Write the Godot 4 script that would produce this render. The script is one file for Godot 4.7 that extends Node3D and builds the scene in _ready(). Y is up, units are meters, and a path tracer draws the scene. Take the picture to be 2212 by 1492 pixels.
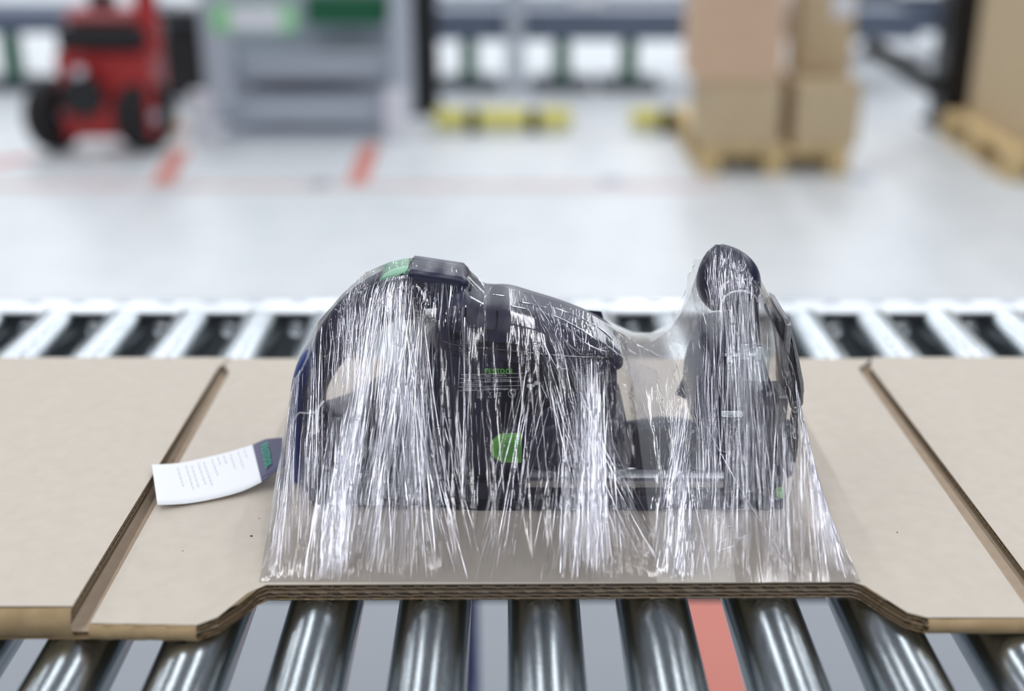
extends Node3D
# A power tool wrapped in clear film on a folded cardboard blank, on a roller conveyor in a bright hall.

const EYE := Vector3(0, 1.5, 0)
const PITCH := 21.0
const FOCAL := 2700.0            # in pixels of the 2212 x 1492 photograph
const AXIS_Y := 1.02             # roller axles
const CARD_Y := 1.057            # top of the cardboard
const TOOL_Z := -0.862           # middle plane of the tool
const FRONT_Z := -0.817          # front face of the tool

var rng := RandomNumberGenerator.new()
var taken := {}
var M := {}

# ---------------------------------------------------------------- pixels to places
func ray(u: float, v: float) -> Vector3:
	var a := (u - 1106.0) / FOCAL
	var b := (746.0 - v) / FOCAL
	var s := sin(deg_to_rad(PITCH))
	var c := cos(deg_to_rad(PITCH))
	return Vector3(a, -s + b * c, -c - b * s)

func on_y(u: float, v: float, y: float) -> Vector3:
	var r := ray(u, v)
	return EYE + r * ((y - EYE.y) / r.y)

func on_z(u: float, v: float, z: float) -> Vector3:
	var r := ray(u, v)
	return EYE + r * (z / r.z)

# ---------------------------------------------------------------- nodes
func numbered(called: String) -> String:
	var n: int = taken.get(called, -1) + 1
	taken[called] = n
	return called if n == 0 else "%s_%03d" % [called, n]

func tag(o: Node3D, label: String, category: String, group := "", kind := "") -> Node3D:
	if label: o.set_meta("label", label)
	if category: o.set_meta("category", category)
	if group: o.set_meta("group", group)
	if kind: o.set_meta("kind", kind)
	return o

func thing(called: String, at: Vector3, label: String, category: String, group := "") -> Node3D:
	var o := Node3D.new()
	o.name = numbered(called)
	o.position = at
	add_child(o)
	return tag(o, label, category, group)

# a mesh whose vertices are in world metres, hung under a thing (or at the root)
func put(called: String, mesh: Mesh, mat: Material, parent: Node3D = null, label := "") -> MeshInstance3D:
	var o := MeshInstance3D.new()
	o.mesh = mesh
	o.material_override = mat
	if parent == null:
		o.name = numbered(called)
		add_child(o)
	else:
		o.name = called
		parent.add_child(o, true)
		var p := Vector3.ZERO
		var up: Node = parent
		while up is Node3D and up != self:
			p += (up as Node3D).position
			up = up.get_parent()
		o.position = -p
	if label: o.set_meta("label", label)
	return o

# a mesh about its own origin, set at a world place
func set_at(called: String, mesh: Mesh, mat: Material, parent: Node3D, at: Vector3, turn := Basis(), label := "") -> MeshInstance3D:
	var o := put(called, mesh, mat, parent, label)
	o.basis = turn
	o.position += at
	return o

func structure(called: String, mesh: Mesh, mat: Material, label: String) -> MeshInstance3D:
	var o := put(called, mesh, mat)
	o.set_meta("kind", "structure")
	o.set_meta("label", label)
	return o

# ---------------------------------------------------------------- meshes
func tri(st: SurfaceTool, a: Vector3, b: Vector3, c: Vector3) -> void:
	st.add_vertex(a); st.add_vertex(b); st.add_vertex(c)

func quad(st: SurfaceTool, a: Vector3, b: Vector3, c: Vector3, d: Vector3) -> void:
	tri(st, a, b, c); tri(st, a, c, d)

func begin(smooth := false) -> SurfaceTool:
	var st := SurfaceTool.new()
	st.begin(Mesh.PRIMITIVE_TRIANGLES)
	st.set_smooth_group(0 if smooth else -1)
	return st

func done(st: SurfaceTool) -> ArrayMesh:
	st.generate_normals()
	return st.commit()

# chamfered box into a surface tool, through a transform
func cbox(st: SurfaceTool, t: Transform3D, s: Vector3, r: float) -> void:
	var h := s / 2.0
	r = minf(r, minf(h.x, minf(h.y, h.z)) * 0.95)
	var p := func(x, y, z, ax):
		var v := Vector3(x * h.x, y * h.y, z * h.z)
		for k in 3:
			if k != ax: v[k] -= signf(v[k]) * r
		return t * v
	var out := func(a: Vector3, b: Vector3, c: Vector3, d: Vector3):
		var n := (b - a).cross(c - a)
		if n.dot((a + c) / 2.0 - t.origin) > 0.0: quad(st, a, d, c, b)
		else: quad(st, a, b, c, d)
	for ax in 3:
		var i := (ax + 1) % 3
		var j := (ax + 2) % 3
		for s1 in [-1, 1]:
			var q := []
			for k in [[-1, -1], [1, -1], [1, 1], [-1, 1]]:
				var v := [0, 0, 0]
				v[ax] = s1; v[i] = k[0]; v[j] = k[1]
				q.append(p.call(v[0], v[1], v[2], ax))
			out.call(q[0], q[1], q[2], q[3])
	if r <= 0.0: return
	for ax in 3:
		var i := (ax + 1) % 3
		var j := (ax + 2) % 3
		for s1 in [-1, 1]:
			for s2 in [-1, 1]:
				var q := []
				for k in [[-1, i], [1, i], [1, j], [-1, j]]:
					var v := [0, 0, 0]
					v[ax] = k[0]; v[i] = s1; v[j] = s2
					q.append(p.call(v[0], v[1], v[2], k[1]))
				out.call(q[0], q[1], q[2], q[3])
	for x in [-1, 1]:
		for y in [-1, 1]:
			for z in [-1, 1]:
				var a: Vector3 = p.call(x, y, z, 0)
				var b: Vector3 = p.call(x, y, z, 1)
				var c: Vector3 = p.call(x, y, z, 2)
				if (b - a).cross(c - a).dot(a - t.origin) > 0.0: tri(st, a, c, b)
				else: tri(st, a, b, c)

func box(c: Vector3, s: Vector3, r := 0.002, turn := Basis()) -> ArrayMesh:
	var st := begin()
	cbox(st, Transform3D(turn, c), s, r)
	return done(st)

func box2(lo: Vector3, hi: Vector3, r := 0.002) -> ArrayMesh:
	return box((lo + hi) / 2.0, (hi - lo).abs(), r)

# rows of points -> smooth sheet with uv
func sheet(rows: Array, wrap := false) -> ArrayMesh:
	var st := begin(true)
	var n: int = rows.size()
	for i in n - 1:
		var a: PackedVector3Array = rows[i]
		var b: PackedVector3Array = rows[i + 1]
		var m := a.size()
		for j in (m if wrap else m - 1):
			var k := (j + 1) % m
			var u0 := float(j) / (m if wrap else m - 1)
			var u1 := float(j + 1) / (m if wrap else m - 1)
			var v0 := float(i) / (n - 1)
			var v1 := float(i + 1) / (n - 1)
			for e in [[a[j], u0, v0], [b[j], u0, v1], [b[k], u1, v1], [a[j], u0, v0], [b[k], u1, v1], [a[k], u1, v0]]:
				st.set_uv(Vector2(e[1], e[2]))
				st.add_vertex(e[0])
	st.index()
	return done(st)

# rings joined into a closed skin, ends capped with fans
func loft(rings: Array, capped := true) -> ArrayMesh:
	var st := begin(true)
	for i in rings.size() - 1:
		var a: PackedVector3Array = rings[i]
		var b: PackedVector3Array = rings[i + 1]
		for j in a.size():
			var k := (j + 1) % a.size()
			quad(st, a[j], b[j], b[k], a[k])
	if capped:
		st.set_smooth_group(1)
		for e in [0, rings.size() - 1]:
			var r: PackedVector3Array = rings[e]
			var c := Vector3.ZERO
			for q in r: c += q
			c /= r.size()
			for j in r.size():
				var k := (j + 1) % r.size()
				if e == 0: tri(st, c, r[j], r[k])
				else: tri(st, c, r[k], r[j])
	return done(st)

# outline turned about an axis: profile of (along, radius)
func lathe(profile: Array, base: Vector3, axis: Vector3, n := 24) -> ArrayMesh:
	axis = axis.normalized()
	var side := axis.cross(Vector3(0.3, 0.9, 0.31)).normalized()
	var other := axis.cross(side)
	var st := begin(true)
	var group := 0
	for i in profile.size() - 1:
		var p: Vector2 = profile[i]
		var q: Vector2 = profile[i + 1]
		if i > 0:
			var o: Vector2 = profile[i - 1]
			if absf((p - o).angle_to(q - p)) > 0.6: group += 1
		st.set_smooth_group(group)
		for j in n:
			var a0 := TAU * j / n
			var a1 := TAU * (j + 1) / n
			var d0 := side * cos(a0) + other * sin(a0)
			var d1 := side * cos(a1) + other * sin(a1)
			var A := base + axis * p.x + d0 * p.y
			var B := base + axis * q.x + d0 * q.y
			var C := base + axis * q.x + d1 * q.y
			var D := base + axis * p.x + d1 * p.y
			if q.y > 0.0: tri(st, A, C, B)
			if p.y > 0.0: tri(st, A, D, C)
	return done(st)

# swept tube; radii may be Vector2 (across, up) per point
func tube(path: PackedVector3Array, radii: Array, n := 16, up := Vector3(0, 0, 1), capped := true, power := 2.0) -> ArrayMesh:
	var rings := []
	for i in path.size():
		var d := (path[mini(i + 1, path.size() - 1)] - path[maxi(i - 1, 0)]).normalized()
		var s := d.cross(up).normalized()
		var w := s.cross(d).normalized()
		var r = radii[i] if i < radii.size() else radii[-1]
		var rr: Vector2 = r if r is Vector2 else Vector2(r, r)
		var ring := PackedVector3Array()
		for j in n:
			var a := TAU * j / n
			var cx := signf(cos(a)) * pow(absf(cos(a)), 2.0 / power)
			var cy := signf(sin(a)) * pow(absf(sin(a)), 2.0 / power)
			ring.append(path[i] + s * cx * rr.x + w * cy * rr.y)
		rings.append(ring)
	return loft(rings, capped)

# smooth closed or open curve through points
func curve(p: Array, per := 6, closed := false) -> Array:
	var out := []
	var n := p.size()
	for i in (n if closed else n - 1):
		var a = p[(i - 1 + n) % n] if closed else p[maxi(i - 1, 0)]
		var b = p[i]
		var c = p[(i + 1) % n]
		var d = p[(i + 2) % n] if closed else p[mini(i + 2, n - 1)]
		for k in per:
			out.append(b.cubic_interpolate(c, a, d, float(k) / per))
	if not closed: out.append(p[n - 1])
	return out

# outline (x, y in world) pushed out along z with rounded rims
func slab(poly: Array, z0: float, z1: float, r := 0.004, steps := 4) -> ArrayMesh:
	var pp := PackedVector2Array(poly)
	if Geometry2D.is_polygon_clockwise(pp): pp.reverse()
	var n := pp.size()
	var nor := PackedVector2Array()
	for i in n:
		var t := (pp[(i + 1) % n] - pp[i]).normalized() + (pp[i] - pp[(i - 1 + n) % n]).normalized()
		t = t.normalized()
		nor.append(Vector2(t.y, -t.x))
	var st := begin(true)
	var rings := []
	for k in steps + 1:
		var a := PI / 2 * k / steps
		rings.append([r * (1.0 - sin(a)), z0 + r * (1.0 - cos(a))])
	for k in steps + 1:
		var a := PI / 2 * (1.0 - float(k) / steps)
		rings.append([r * (1.0 - sin(a)), z1 - r * (1.0 - cos(a))])
	for i in rings.size() - 1:
		for j in n:
			var k := (j + 1) % n
			var q := func(m, w):
				var f: Vector2 = pp[m] - nor[m] * rings[w][0]
				return Vector3(f.x, f.y, rings[w][1])
			quad(st, q.call(j, i), q.call(j, i + 1), q.call(k, i + 1), q.call(k, i))
	var ins := PackedVector2Array()
	for i in n: ins.append(pp[i] - nor[i] * r)
	var idx := Geometry2D.triangulate_polygon(pp)
	st.set_smooth_group(5)
	for i in range(0, idx.size(), 3):
		var a := ins[idx[i]]; var b := ins[idx[i + 1]]; var c := ins[idx[i + 2]]
		tri(st, Vector3(a.x, a.y, z1), Vector3(b.x, b.y, z1), Vector3(c.x, c.y, z1))
		tri(st, Vector3(a.x, a.y, z0), Vector3(c.x, c.y, z0), Vector3(b.x, b.y, z0))
	return done(st)

# flat plate from an outline in plan (x, z), with a height that may follow z
func plate(poly: Array, top: Callable, thick: float) -> ArrayMesh:
	var pp := PackedVector2Array(poly)
	var st := begin()
	var idx := Geometry2D.triangulate_polygon(pp)
	var at := func(p: Vector2, d: float): return Vector3(p.x, float(top.call(p)) - d, p.y)
	for i in range(0, idx.size(), 3):
		for d in [0.0, thick]:
			var q := [pp[idx[i]], pp[idx[i + 1]], pp[idx[i + 2]]]
			if (d > 0.0) == Geometry2D.is_polygon_clockwise(PackedVector2Array(q)): q = [q[0], q[2], q[1]]
			tri(st, at.call(q[0], d), at.call(q[1], d), at.call(q[2], d))
	for i in pp.size():
		var a := pp[i]; var b := pp[(i + 1) % pp.size()]
		quad(st, at.call(a, 0.0), at.call(b, 0.0), at.call(b, thick), at.call(a, thick))
	return done(st)

func px_poly(list: Array, z: float) -> Array:
	var out := []
	for p in list:
		var w := on_z(p[0], p[1], z)
		out.append(Vector2(w.x, w.y))
	return out

func text_mesh(s: String, height: float, deep := 0.0002, font_name := "Droid Sans", weight := 400) -> TextMesh:
	var t := TextMesh.new()
	var f := SystemFont.new()
	f.font_names = PackedStringArray([font_name])
	f.font_weight = weight
	t.font = f
	t.text = s
	t.font_size = 16
	t.pixel_size = height / 12.0
	t.depth = deep
	t.curve_step = 0.5
	return t

# ---------------------------------------------------------------- materials
func mat(c: Color, rough := 0.6, metal := 0.0, spec := 0.5) -> StandardMaterial3D:
	var m := StandardMaterial3D.new()
	m.albedo_color = c
	m.roughness = rough
	m.metallic = metal
	m.metallic_specular = spec
	return m

func noise_tex(freq: float, octaves: int, a: Color, b: Color, size := 512, seed_ := 1, kind := FastNoiseLite.TYPE_SIMPLEX_SMOOTH) -> NoiseTexture2D:
	var f := FastNoiseLite.new()
	f.noise_type = kind
	f.frequency = freq
	f.fractal_octaves = octaves
	f.seed = seed_
	var t := NoiseTexture2D.new()
	t.noise = f
	t.width = size
	t.height = size
	t.seamless = true
	var g := Gradient.new()
	g.set_color(0, a)
	g.set_color(1, b)
	t.color_ramp = g
	return t

func grained(c0: Color, c1: Color, freq: float, scale: float, rough: float, metal := 0.0, bump := 0.0, seed_ := 1) -> StandardMaterial3D:
	var m := mat(Color.WHITE, rough, metal)
	m.albedo_texture = noise_tex(freq, 5, c0, c1, 512, seed_)
	m.uv1_triplanar = true
	m.uv1_world_triplanar = true
	m.uv1_scale = Vector3.ONE * scale
	if bump > 0.0:
		m.heightmap_enabled = true
		m.heightmap_texture = noise_tex(freq * 2.0, 4, Color.BLACK, Color.WHITE, 512, seed_ + 7)
		m.heightmap_scale = bump
	return m

func c8(r: int, g: int, b: int, a := 255) -> Color:
	return Color8(r, g, b, a)

func materials() -> void:
	M.floor = grained(c8(210, 216, 219), c8(226, 230, 232), 0.012, 0.5, 0.4, 0.0, 0.0, 3)
	M.shade_grey = mat(c8(150, 156, 163), 0.5)  # shaded floor tone, put into the colour
	M.wall = mat(c8(62, 66, 72), 0.8)
	M.ceiling = mat(c8(128, 131, 136), 0.85)
	M.card = grained(c8(196, 187, 174), c8(203, 194, 181), 0.02, 5.0, 0.82, 0.0, 0.008, 5)
	M.card_fold = grained(c8(158, 134, 98), c8(180, 156, 120), 0.02, 6.0, 0.85, 0.0, 0.02, 6)
	M.flute = mat(c8(86, 70, 50), 0.9)  # deep brown; shade inside the cut cells is put into the colour
	M.liner = mat(c8(136, 116, 88), 0.85)  # darkened as well, for the shaded slot walls
	M.card_inner = grained(c8(172, 152, 130), c8(182, 164, 142), 0.02, 5.0, 0.85, 0.0, 0.0, 8)
	M.chip = mat(c8(90, 70, 46), 0.9)
	M.roller = grained(c8(160, 168, 171), c8(182, 188, 191), 0.01, 4.0, 0.25, 1.0, 0.0, 9)
	M.rail = mat(c8(216, 221, 224), 0.35, 0.6)
	M.rail_dark = mat(c8(72, 77, 82), 0.5, 0.3)
	M.bolt = mat(c8(215, 218, 220), 0.25, 1.0)
	M.blue_leg = mat(c8(30, 52, 120), 0.45)
	M.navy = grained(c8(25, 26, 50), c8(31, 32, 58), 0.05, 20.0, 0.42, 0.0, 0.006, 11)
	M.navy_soft = grained(c8(34, 35, 58), c8(42, 43, 68), 0.05, 20.0, 0.3, 0.0, 0.01, 12)
	M.blue = mat(c8(38, 56, 120), 0.4)
	M.black = mat(c8(24, 24, 27), 0.4)
	M.rubber = mat(c8(20, 20, 22), 0.7)
	M.seam = mat(c8(12, 12, 15), 0.7)
	M.green = mat(c8(124, 204, 88), 0.42)
	M.green_pale = mat(c8(150, 196, 168), 0.4)
	M.print = mat(c8(222, 224, 228), 0.6)
	M.print_green = mat(c8(110, 204, 70), 0.5)
	M.steel = mat(c8(190, 192, 196), 0.22, 1.0)
	M.cast = grained(c8(128, 128, 132), c8(160, 160, 164), 0.03, 14.0, 0.42, 0.35, 0.01, 15)
	M.cast_dark = mat(c8(80, 80, 84), 0.4, 0.6)
	M.plate_grey = mat(c8(88, 92, 92), 0.45, 0.3)
	M.clear = mat(c8(206, 226, 230, 70), 0.12)
	M.clear.transparency = BaseMaterial3D.TRANSPARENCY_ALPHA
	M.paper = mat(c8(238, 240, 244), 0.6)
	M.tag_navy = mat(c8(74, 74, 104), 0.35)
	M.tag_green = mat(c8(60, 170, 140), 0.5)
	M.tag_ink = mat(c8(206, 209, 218), 0.7)
	M.string = mat(c8(222, 224, 230), 0.8)
	M.red = mat(c8(166, 40, 40), 0.4)
	M.tyre = mat(c8(28, 28, 30), 0.8)
	M.grey = mat(c8(178, 186, 198), 0.5)
	M.grey_dark = mat(c8(72, 80, 90), 0.6)
	M.pale = mat(c8(222, 224, 232), 0.5)
	M.slate = mat(c8(92, 104, 124), 0.6)
	M.yellow = mat(c8(222, 214, 110), 0.5)
	M.darkgreen = mat(c8(10, 92, 60), 0.5)
	M.leafgreen = mat(c8(150, 214, 160), 0.5)
	M.carton = grained(c8(206, 174, 146), c8(214, 184, 156), 0.02, 1.0, 0.85, 0.0, 0.0, 21)
	M.carton2 = grained(c8(190, 170, 138), c8(202, 182, 150), 0.02, 1.0, 0.85, 0.0, 0.0, 22)
	M.wood = grained(c8(200, 174, 124), c8(214, 190, 142), 0.02, 2.0, 0.8, 0.0, 0.0, 23)
	M.tape_red = mat(c8(208, 126, 112), 0.6)
	M.tape_pink = mat(c8(208, 190, 188), 0.6)
	M.tape_blue = mat(c8(168, 182, 206), 0.6)
	M.added_daylight = mat(c8(230, 236, 244), 0.5)  # glow of the added, unseen windows
	M.added_daylight.emission_enabled = true
	M.added_daylight.emission = c8(244, 249, 255)
	M.added_daylight.emission_energy_multiplier = 3.2
	M.lamp = mat(c8(250, 250, 255), 0.5)
	M.lamp.emission_enabled = true
	M.lamp.emission = c8(240, 246, 255)
	M.lamp.emission_energy_multiplier = 2.0
	# stretch film: a thin skin with stretch lines, and pleats whose milky white also stands for specular streaks
	M.film_back = mat(c8(235, 238, 246, 6), 0.08)
	M.film_back.transparency = BaseMaterial3D.TRANSPARENCY_ALPHA
	M.film_loose = mat(c8(226, 229, 238, 34), 0.08)
	M.film_loose.transparency = BaseMaterial3D.TRANSPARENCY_ALPHA
	M.film = mat(c8(70, 66, 76, 62), 0.08, 0.0, 0.5)  # smoky tint put into the front film to darken the card beneath
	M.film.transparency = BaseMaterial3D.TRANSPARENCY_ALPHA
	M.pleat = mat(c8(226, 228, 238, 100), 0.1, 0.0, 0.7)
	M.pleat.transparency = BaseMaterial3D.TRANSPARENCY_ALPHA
	# stacked film creases, given a pale metal colour so their glints show bright
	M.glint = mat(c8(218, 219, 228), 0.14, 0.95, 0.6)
	M.veil = mat(c8(238, 240, 246, 46), 0.12, 0.0, 0.6)
	M.veil.transparency = BaseMaterial3D.TRANSPARENCY_ALPHA
	M.scale_pale = mat(c8(206, 220, 226), 0.4)

# ---------------------------------------------------------------- the hall
func lamp_strip(x: float, z: float, length: float, energy: float, wide: float) -> void:
	var y := 6.2
	var t := thing("ceiling_lamp", Vector3(x, y, z), "long white strip lamp hung under the hall ceiling", "lamp", "strip lamps under the hall ceiling")
	put("housing", box(Vector3(x, y + 0.06, z), Vector3(wide + 0.08, 0.08, length + 0.1), 0.01), M.pale, t)
	put("lamp_panel", box(Vector3(x, y, z), Vector3(wide, 0.03, length), 0.004), M.lamp, t)
	var l := AreaLight3D.new()
	l.name = "strip_light"
	l.area_size = Vector2(wide, length)
	l.light_energy = energy
	l.light_color = c8(250, 251, 255)
	l.shadow_enabled = true
	l.area_range = 60.0
	l.area_attenuation = 2.0
	t.add_child(l)
	l.position = Vector3(0, -0.025, 0)
	l.rotation_degrees = Vector3(-90, 0, 0)

func hall() -> void:
	structure("floor", box(Vector3(0, -0.1, -5), Vector3(26, 0.2, 30), 0.0), M.floor, "pale grey polished concrete hall floor")
	structure("ceiling", box(Vector3(0, 6.6, -5), Vector3(26, 0.2, 30), 0.0), M.ceiling, "pale grey hall ceiling")
	structure("wall_back", box(Vector3(0, 3.25, -20.1), Vector3(26, 6.5, 0.2), 0.0), M.wall, "grey wall at the far end of the hall")
	structure("wall_front", box(Vector3(0, 3.25, 10.1), Vector3(26, 6.5, 0.2), 0.0), M.wall, "grey wall at the near end of the hall")
	structure("wall_left", box(Vector3(-13.1, 3.25, -5), Vector3(0.2, 6.5, 30), 0.0), M.wall, "grey side wall of the hall beside the rack")
	structure("wall_right", box(Vector3(13.1, 3.25, -5), Vector3(0.2, 6.5, 30), 0.0), M.wall, "grey side wall of the hall beside the pallets")
	for x in [-9.0, -5.4, -1.8, 1.8, 5.4, 9.0]:
		for k in [[-15.0, 46.0, 0.22], [-6.4, 22.0, 0.16], [3.0, 38.0, 0.11]]:
			lamp_strip(x, k[0], 8.2, k[1], k[2])
	added_clerestory()

# unseen windows added high in the far wall to brighten reflections: frames, glowing panes, lights
func added_clerestory() -> void:
	for i in 6:
		var x := -10.5 + 4.2 * i
		var w := Node3D.new()
		w.name = "window_%d" % (i + 1)
		w.position = Vector3(x, 3.7, -19.98)
		w.set_meta("kind", "structure")
		w.set_meta("label", "unseen bright window added high in the far wall for reflections")
		add_child(w)
		put("window_pane", box(Vector3(x, 4.95, -19.97), Vector3(3.8, 2.4, 0.02), 0.0), M.added_daylight, w)
		for k in [-1.95, 0.0, 1.95]:
			put("window_frame", box(Vector3(x + k, 4.95, -19.94), Vector3(0.08, 2.6, 0.06), 0.004), M.grey_dark, w)
		for y in [3.7, 6.2]:
			put("window_frame", box(Vector3(x, y, -19.94), Vector3(4.0, 0.08, 0.06), 0.004), M.grey_dark, w)
		var l := AreaLight3D.new()
		l.name = "added_window_light"
		l.area_size = Vector2(3.7, 2.3)
		l.light_energy = 8.0
		l.light_color = c8(246, 250, 255)
		l.shadow_enabled = true
		l.area_range = 60.0
		l.area_attenuation = 2.0
		w.add_child(l)
		l.position = Vector3(0, 1.25, 0.1)
		l.rotation_degrees = Vector3(0, 180, 0)

func tape(called: String, a: Array, b: Array, width: float, m: Material, label: String, group := "") -> void:
	var p := on_y(a[0], a[1], 0.0)
	var q := on_y(b[0], b[1], 0.0)
	tape3(called, p, q, width, m, label, group)

func tape3(called: String, p: Vector3, q: Vector3, width: float, m: Material, label: String, group := "") -> void:
	var d := q - p
	var o := put(called, box((p + q) / 2.0 + Vector3(0, 0.0015, 0), Vector3(width, 0.003, d.length()), 0.0, Basis(Vector3.UP, atan2(d.x, d.z))), m)
	tag(o, label, "floor marking", group)

func _ready() -> void:
	rng.seed = 20240611
	# camera
	var cam := Camera3D.new()
	cam.name = "camera"
	cam.position = EYE
	cam.rotation_degrees = Vector3(-PITCH, 0, 0)
	var at := CameraAttributesPhysical.new()
	at.frustum_focal_length = FOCAL * 24.0 / 1492.0
	at.frustum_focus_distance = 0.885
	at.frustum_near = 0.05
	at.frustum_far = 100.0
	at.exposure_aperture = 2.2
	cam.attributes = at
	cam.fov = rad_to_deg(2.0 * atan(746.0 / FOCAL))
	cam.near = 0.05
	cam.far = 100.0
	add_child(cam)
	cam.current = true
	# surroundings and exposure
	var env := Environment.new()
	env.background_mode = Environment.BG_COLOR
	env.background_color = Color(0.02, 0.02, 0.025)
	env.tonemap_mode = Environment.TONE_MAPPER_LINEAR
	env.tonemap_exposure = 0.42
	env.sdfgi_enabled = true
	env.ssao_enabled = true
	env.ssil_enabled = true
	var we := WorldEnvironment.new()
	we.name = "surroundings"
	we.environment = env
	add_child(we)
	materials()
	hall()
	floor_marks()
	conveyor()
	cardboard()
	pallets()
	rack_and_cart()
	far_line()
	power_tool()
	paper_tag()
	film()

# ---------------------------------------------------------------- floor markings
func floor_marks() -> void:
	tag(put("floor_shade", box(Vector3(0, 0.0006, -2.5), Vector3(14.0, 0.0012, 2.9), 0.0), M.shade_grey), "grey strip on the floor standing for shade between the rollers", "floor marking")  # added grey strip; stands in for shaded floor between the rollers
	tape("floor_line", [392, 322], [345, 402], 0.10, M.tape_red, "red tape line on the floor beside the red cart, pointing at the rack foot", "")
	tape("floor_line", [802, 312], [768, 402], 0.10, M.tape_red, "red tape line on the floor running out from the rack's other foot", "")
	tape("floor_line", [-60, 362], [70, 340], 0.12, M.tape_red, "red tape line on the floor outside the red cart's wheel", "")
	tape("floor_line", [-150, 402], [1560, 402], 0.13, M.tape_pink, "faded pink tape line across the aisle floor", "")
	tape("floor_patch", [668, 398], [716, 398], 0.12, M.tape_blue, "pale blue tape patch on the faded pink line below the rack", "")
	tape("floor_patch", [1296, 392], [1340, 392], 0.12, M.tape_blue, "pale blue tape patch on the faded pink line beside the pallet", "")
	tape("floor_patch", [1840, 385], [1885, 385], 0.12, M.tape_blue, "pale blue tape patch on the floor just right of the carton pallet", "")
	tape("floor_line", [1512, 1250], [1575, 1560], 0.032 * 1.5 / 0.48, M.tape_red, "red tape line on the floor under the roller conveyor", "")

# ---------------------------------------------------------------- roller conveyor
func conveyor() -> void:
	var t := thing("roller_conveyor", Vector3(0, 0, -0.92), "steel roller conveyor with bright zinc rollers carrying the cardboard", "conveyor")
	var x0 := 0.022
	var body := lathe([Vector2(0, 0.0), Vector2(0, 0.021), Vector2(0.002, 0.0245), Vector2(0.004, 0.025), Vector2(0.756, 0.025), Vector2(0.758, 0.0245), Vector2(0.76, 0.021), Vector2(0.76, 0.0)], Vector3(0, 0, -0.38), Vector3(0, 0, 1), 48)
	var axle := lathe([Vector2(0, 0.006), Vector2(0.8, 0.006)], Vector3(0, 0, -0.4), Vector3(0, 0, 1), 6)
	var nut := lathe([Vector2(0, 0.0), Vector2(0, 0.0105), Vector2(0.005, 0.0105), Vector2(0.010, 0.007), Vector2(0.012, 0.0)], Vector3.ZERO, Vector3(0, 0, 1), 12)
	for k in range(-9, 10):
		var x := x0 + 0.0752 * k
		var r := set_at("roller", body, M.roller, t, Vector3(x, AXIS_Y, -0.92))
		set_at("axle", axle, M.bolt, r, Vector3(x, AXIS_Y, -0.92))
		set_at("bolt", nut, M.bolt, t, Vector3(x + 0.0376, AXIS_Y - 0.003, -1.3135))
	# far side: zinc angle with a dark inner face
	put("side_rail", box2(Vector3(-1.6, 0.66, -1.319), Vector3(1.6, 1.036, -1.3145), 0.001), M.rail_dark, t, "dark painted inner plate of the side rail")
	var fl := begin()
	cbox(fl, Transform3D(Basis(), Vector3(0, 1.038, -1.3255)), Vector3(3.2, 0.004, 0.045), 0.001)
	cbox(fl, Transform3D(Basis(), Vector3(0, 0.985, -1.346)), Vector3(3.2, 0.11, 0.004), 0.001)
	put("rail_flange", done(fl), M.rail, t, "bright zinc top flange")
	for k in range(-16, 17):
		put("slot", box(Vector3(k * 0.05 + 0.01, 1.0404, -1.334), Vector3(0.018, 0.0008, 0.006), 0.0), M.grey, t)
	# near side rail, below the frame of the picture; extra depth added to shade the floor
	put("side_rail", box2(Vector3(-1.6, 0.66, -0.525), Vector3(1.6, 1.038, -0.521), 0.001), M.rail, t)
	for x in [-1.3, 1.3]:
		for z in [-1.335, -0.508]:
			put("leg", box2(Vector3(x - 0.025, 0, z - 0.02), Vector3(x + 0.025, 0.95, z + 0.02), 0.003), M.blue_leg, t, "blue steel leg")
	var b := on_y(1012, 1400, 0.5)
	put("leg", box2(Vector3(b.x - 0.008, 0, b.z - 0.2), Vector3(b.x + 0.008, 0.62, b.z - 0.16), 0.003), M.blue_leg, t, "blue steel leg")
	put("cross_member", box2(Vector3(b.x - 0.01, 0.62, -1.32), Vector3(b.x + 0.01, 0.66, -0.52), 0.003), M.blue_leg, t)

# ---------------------------------------------------------------- cardboard
func plan(list: Array, y := CARD_Y) -> Array:
	var out := []
	for p in list:
		var w := on_y(p[0], p[1], y)
		out.append(Vector2(w.x, w.z))
	return out

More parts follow.
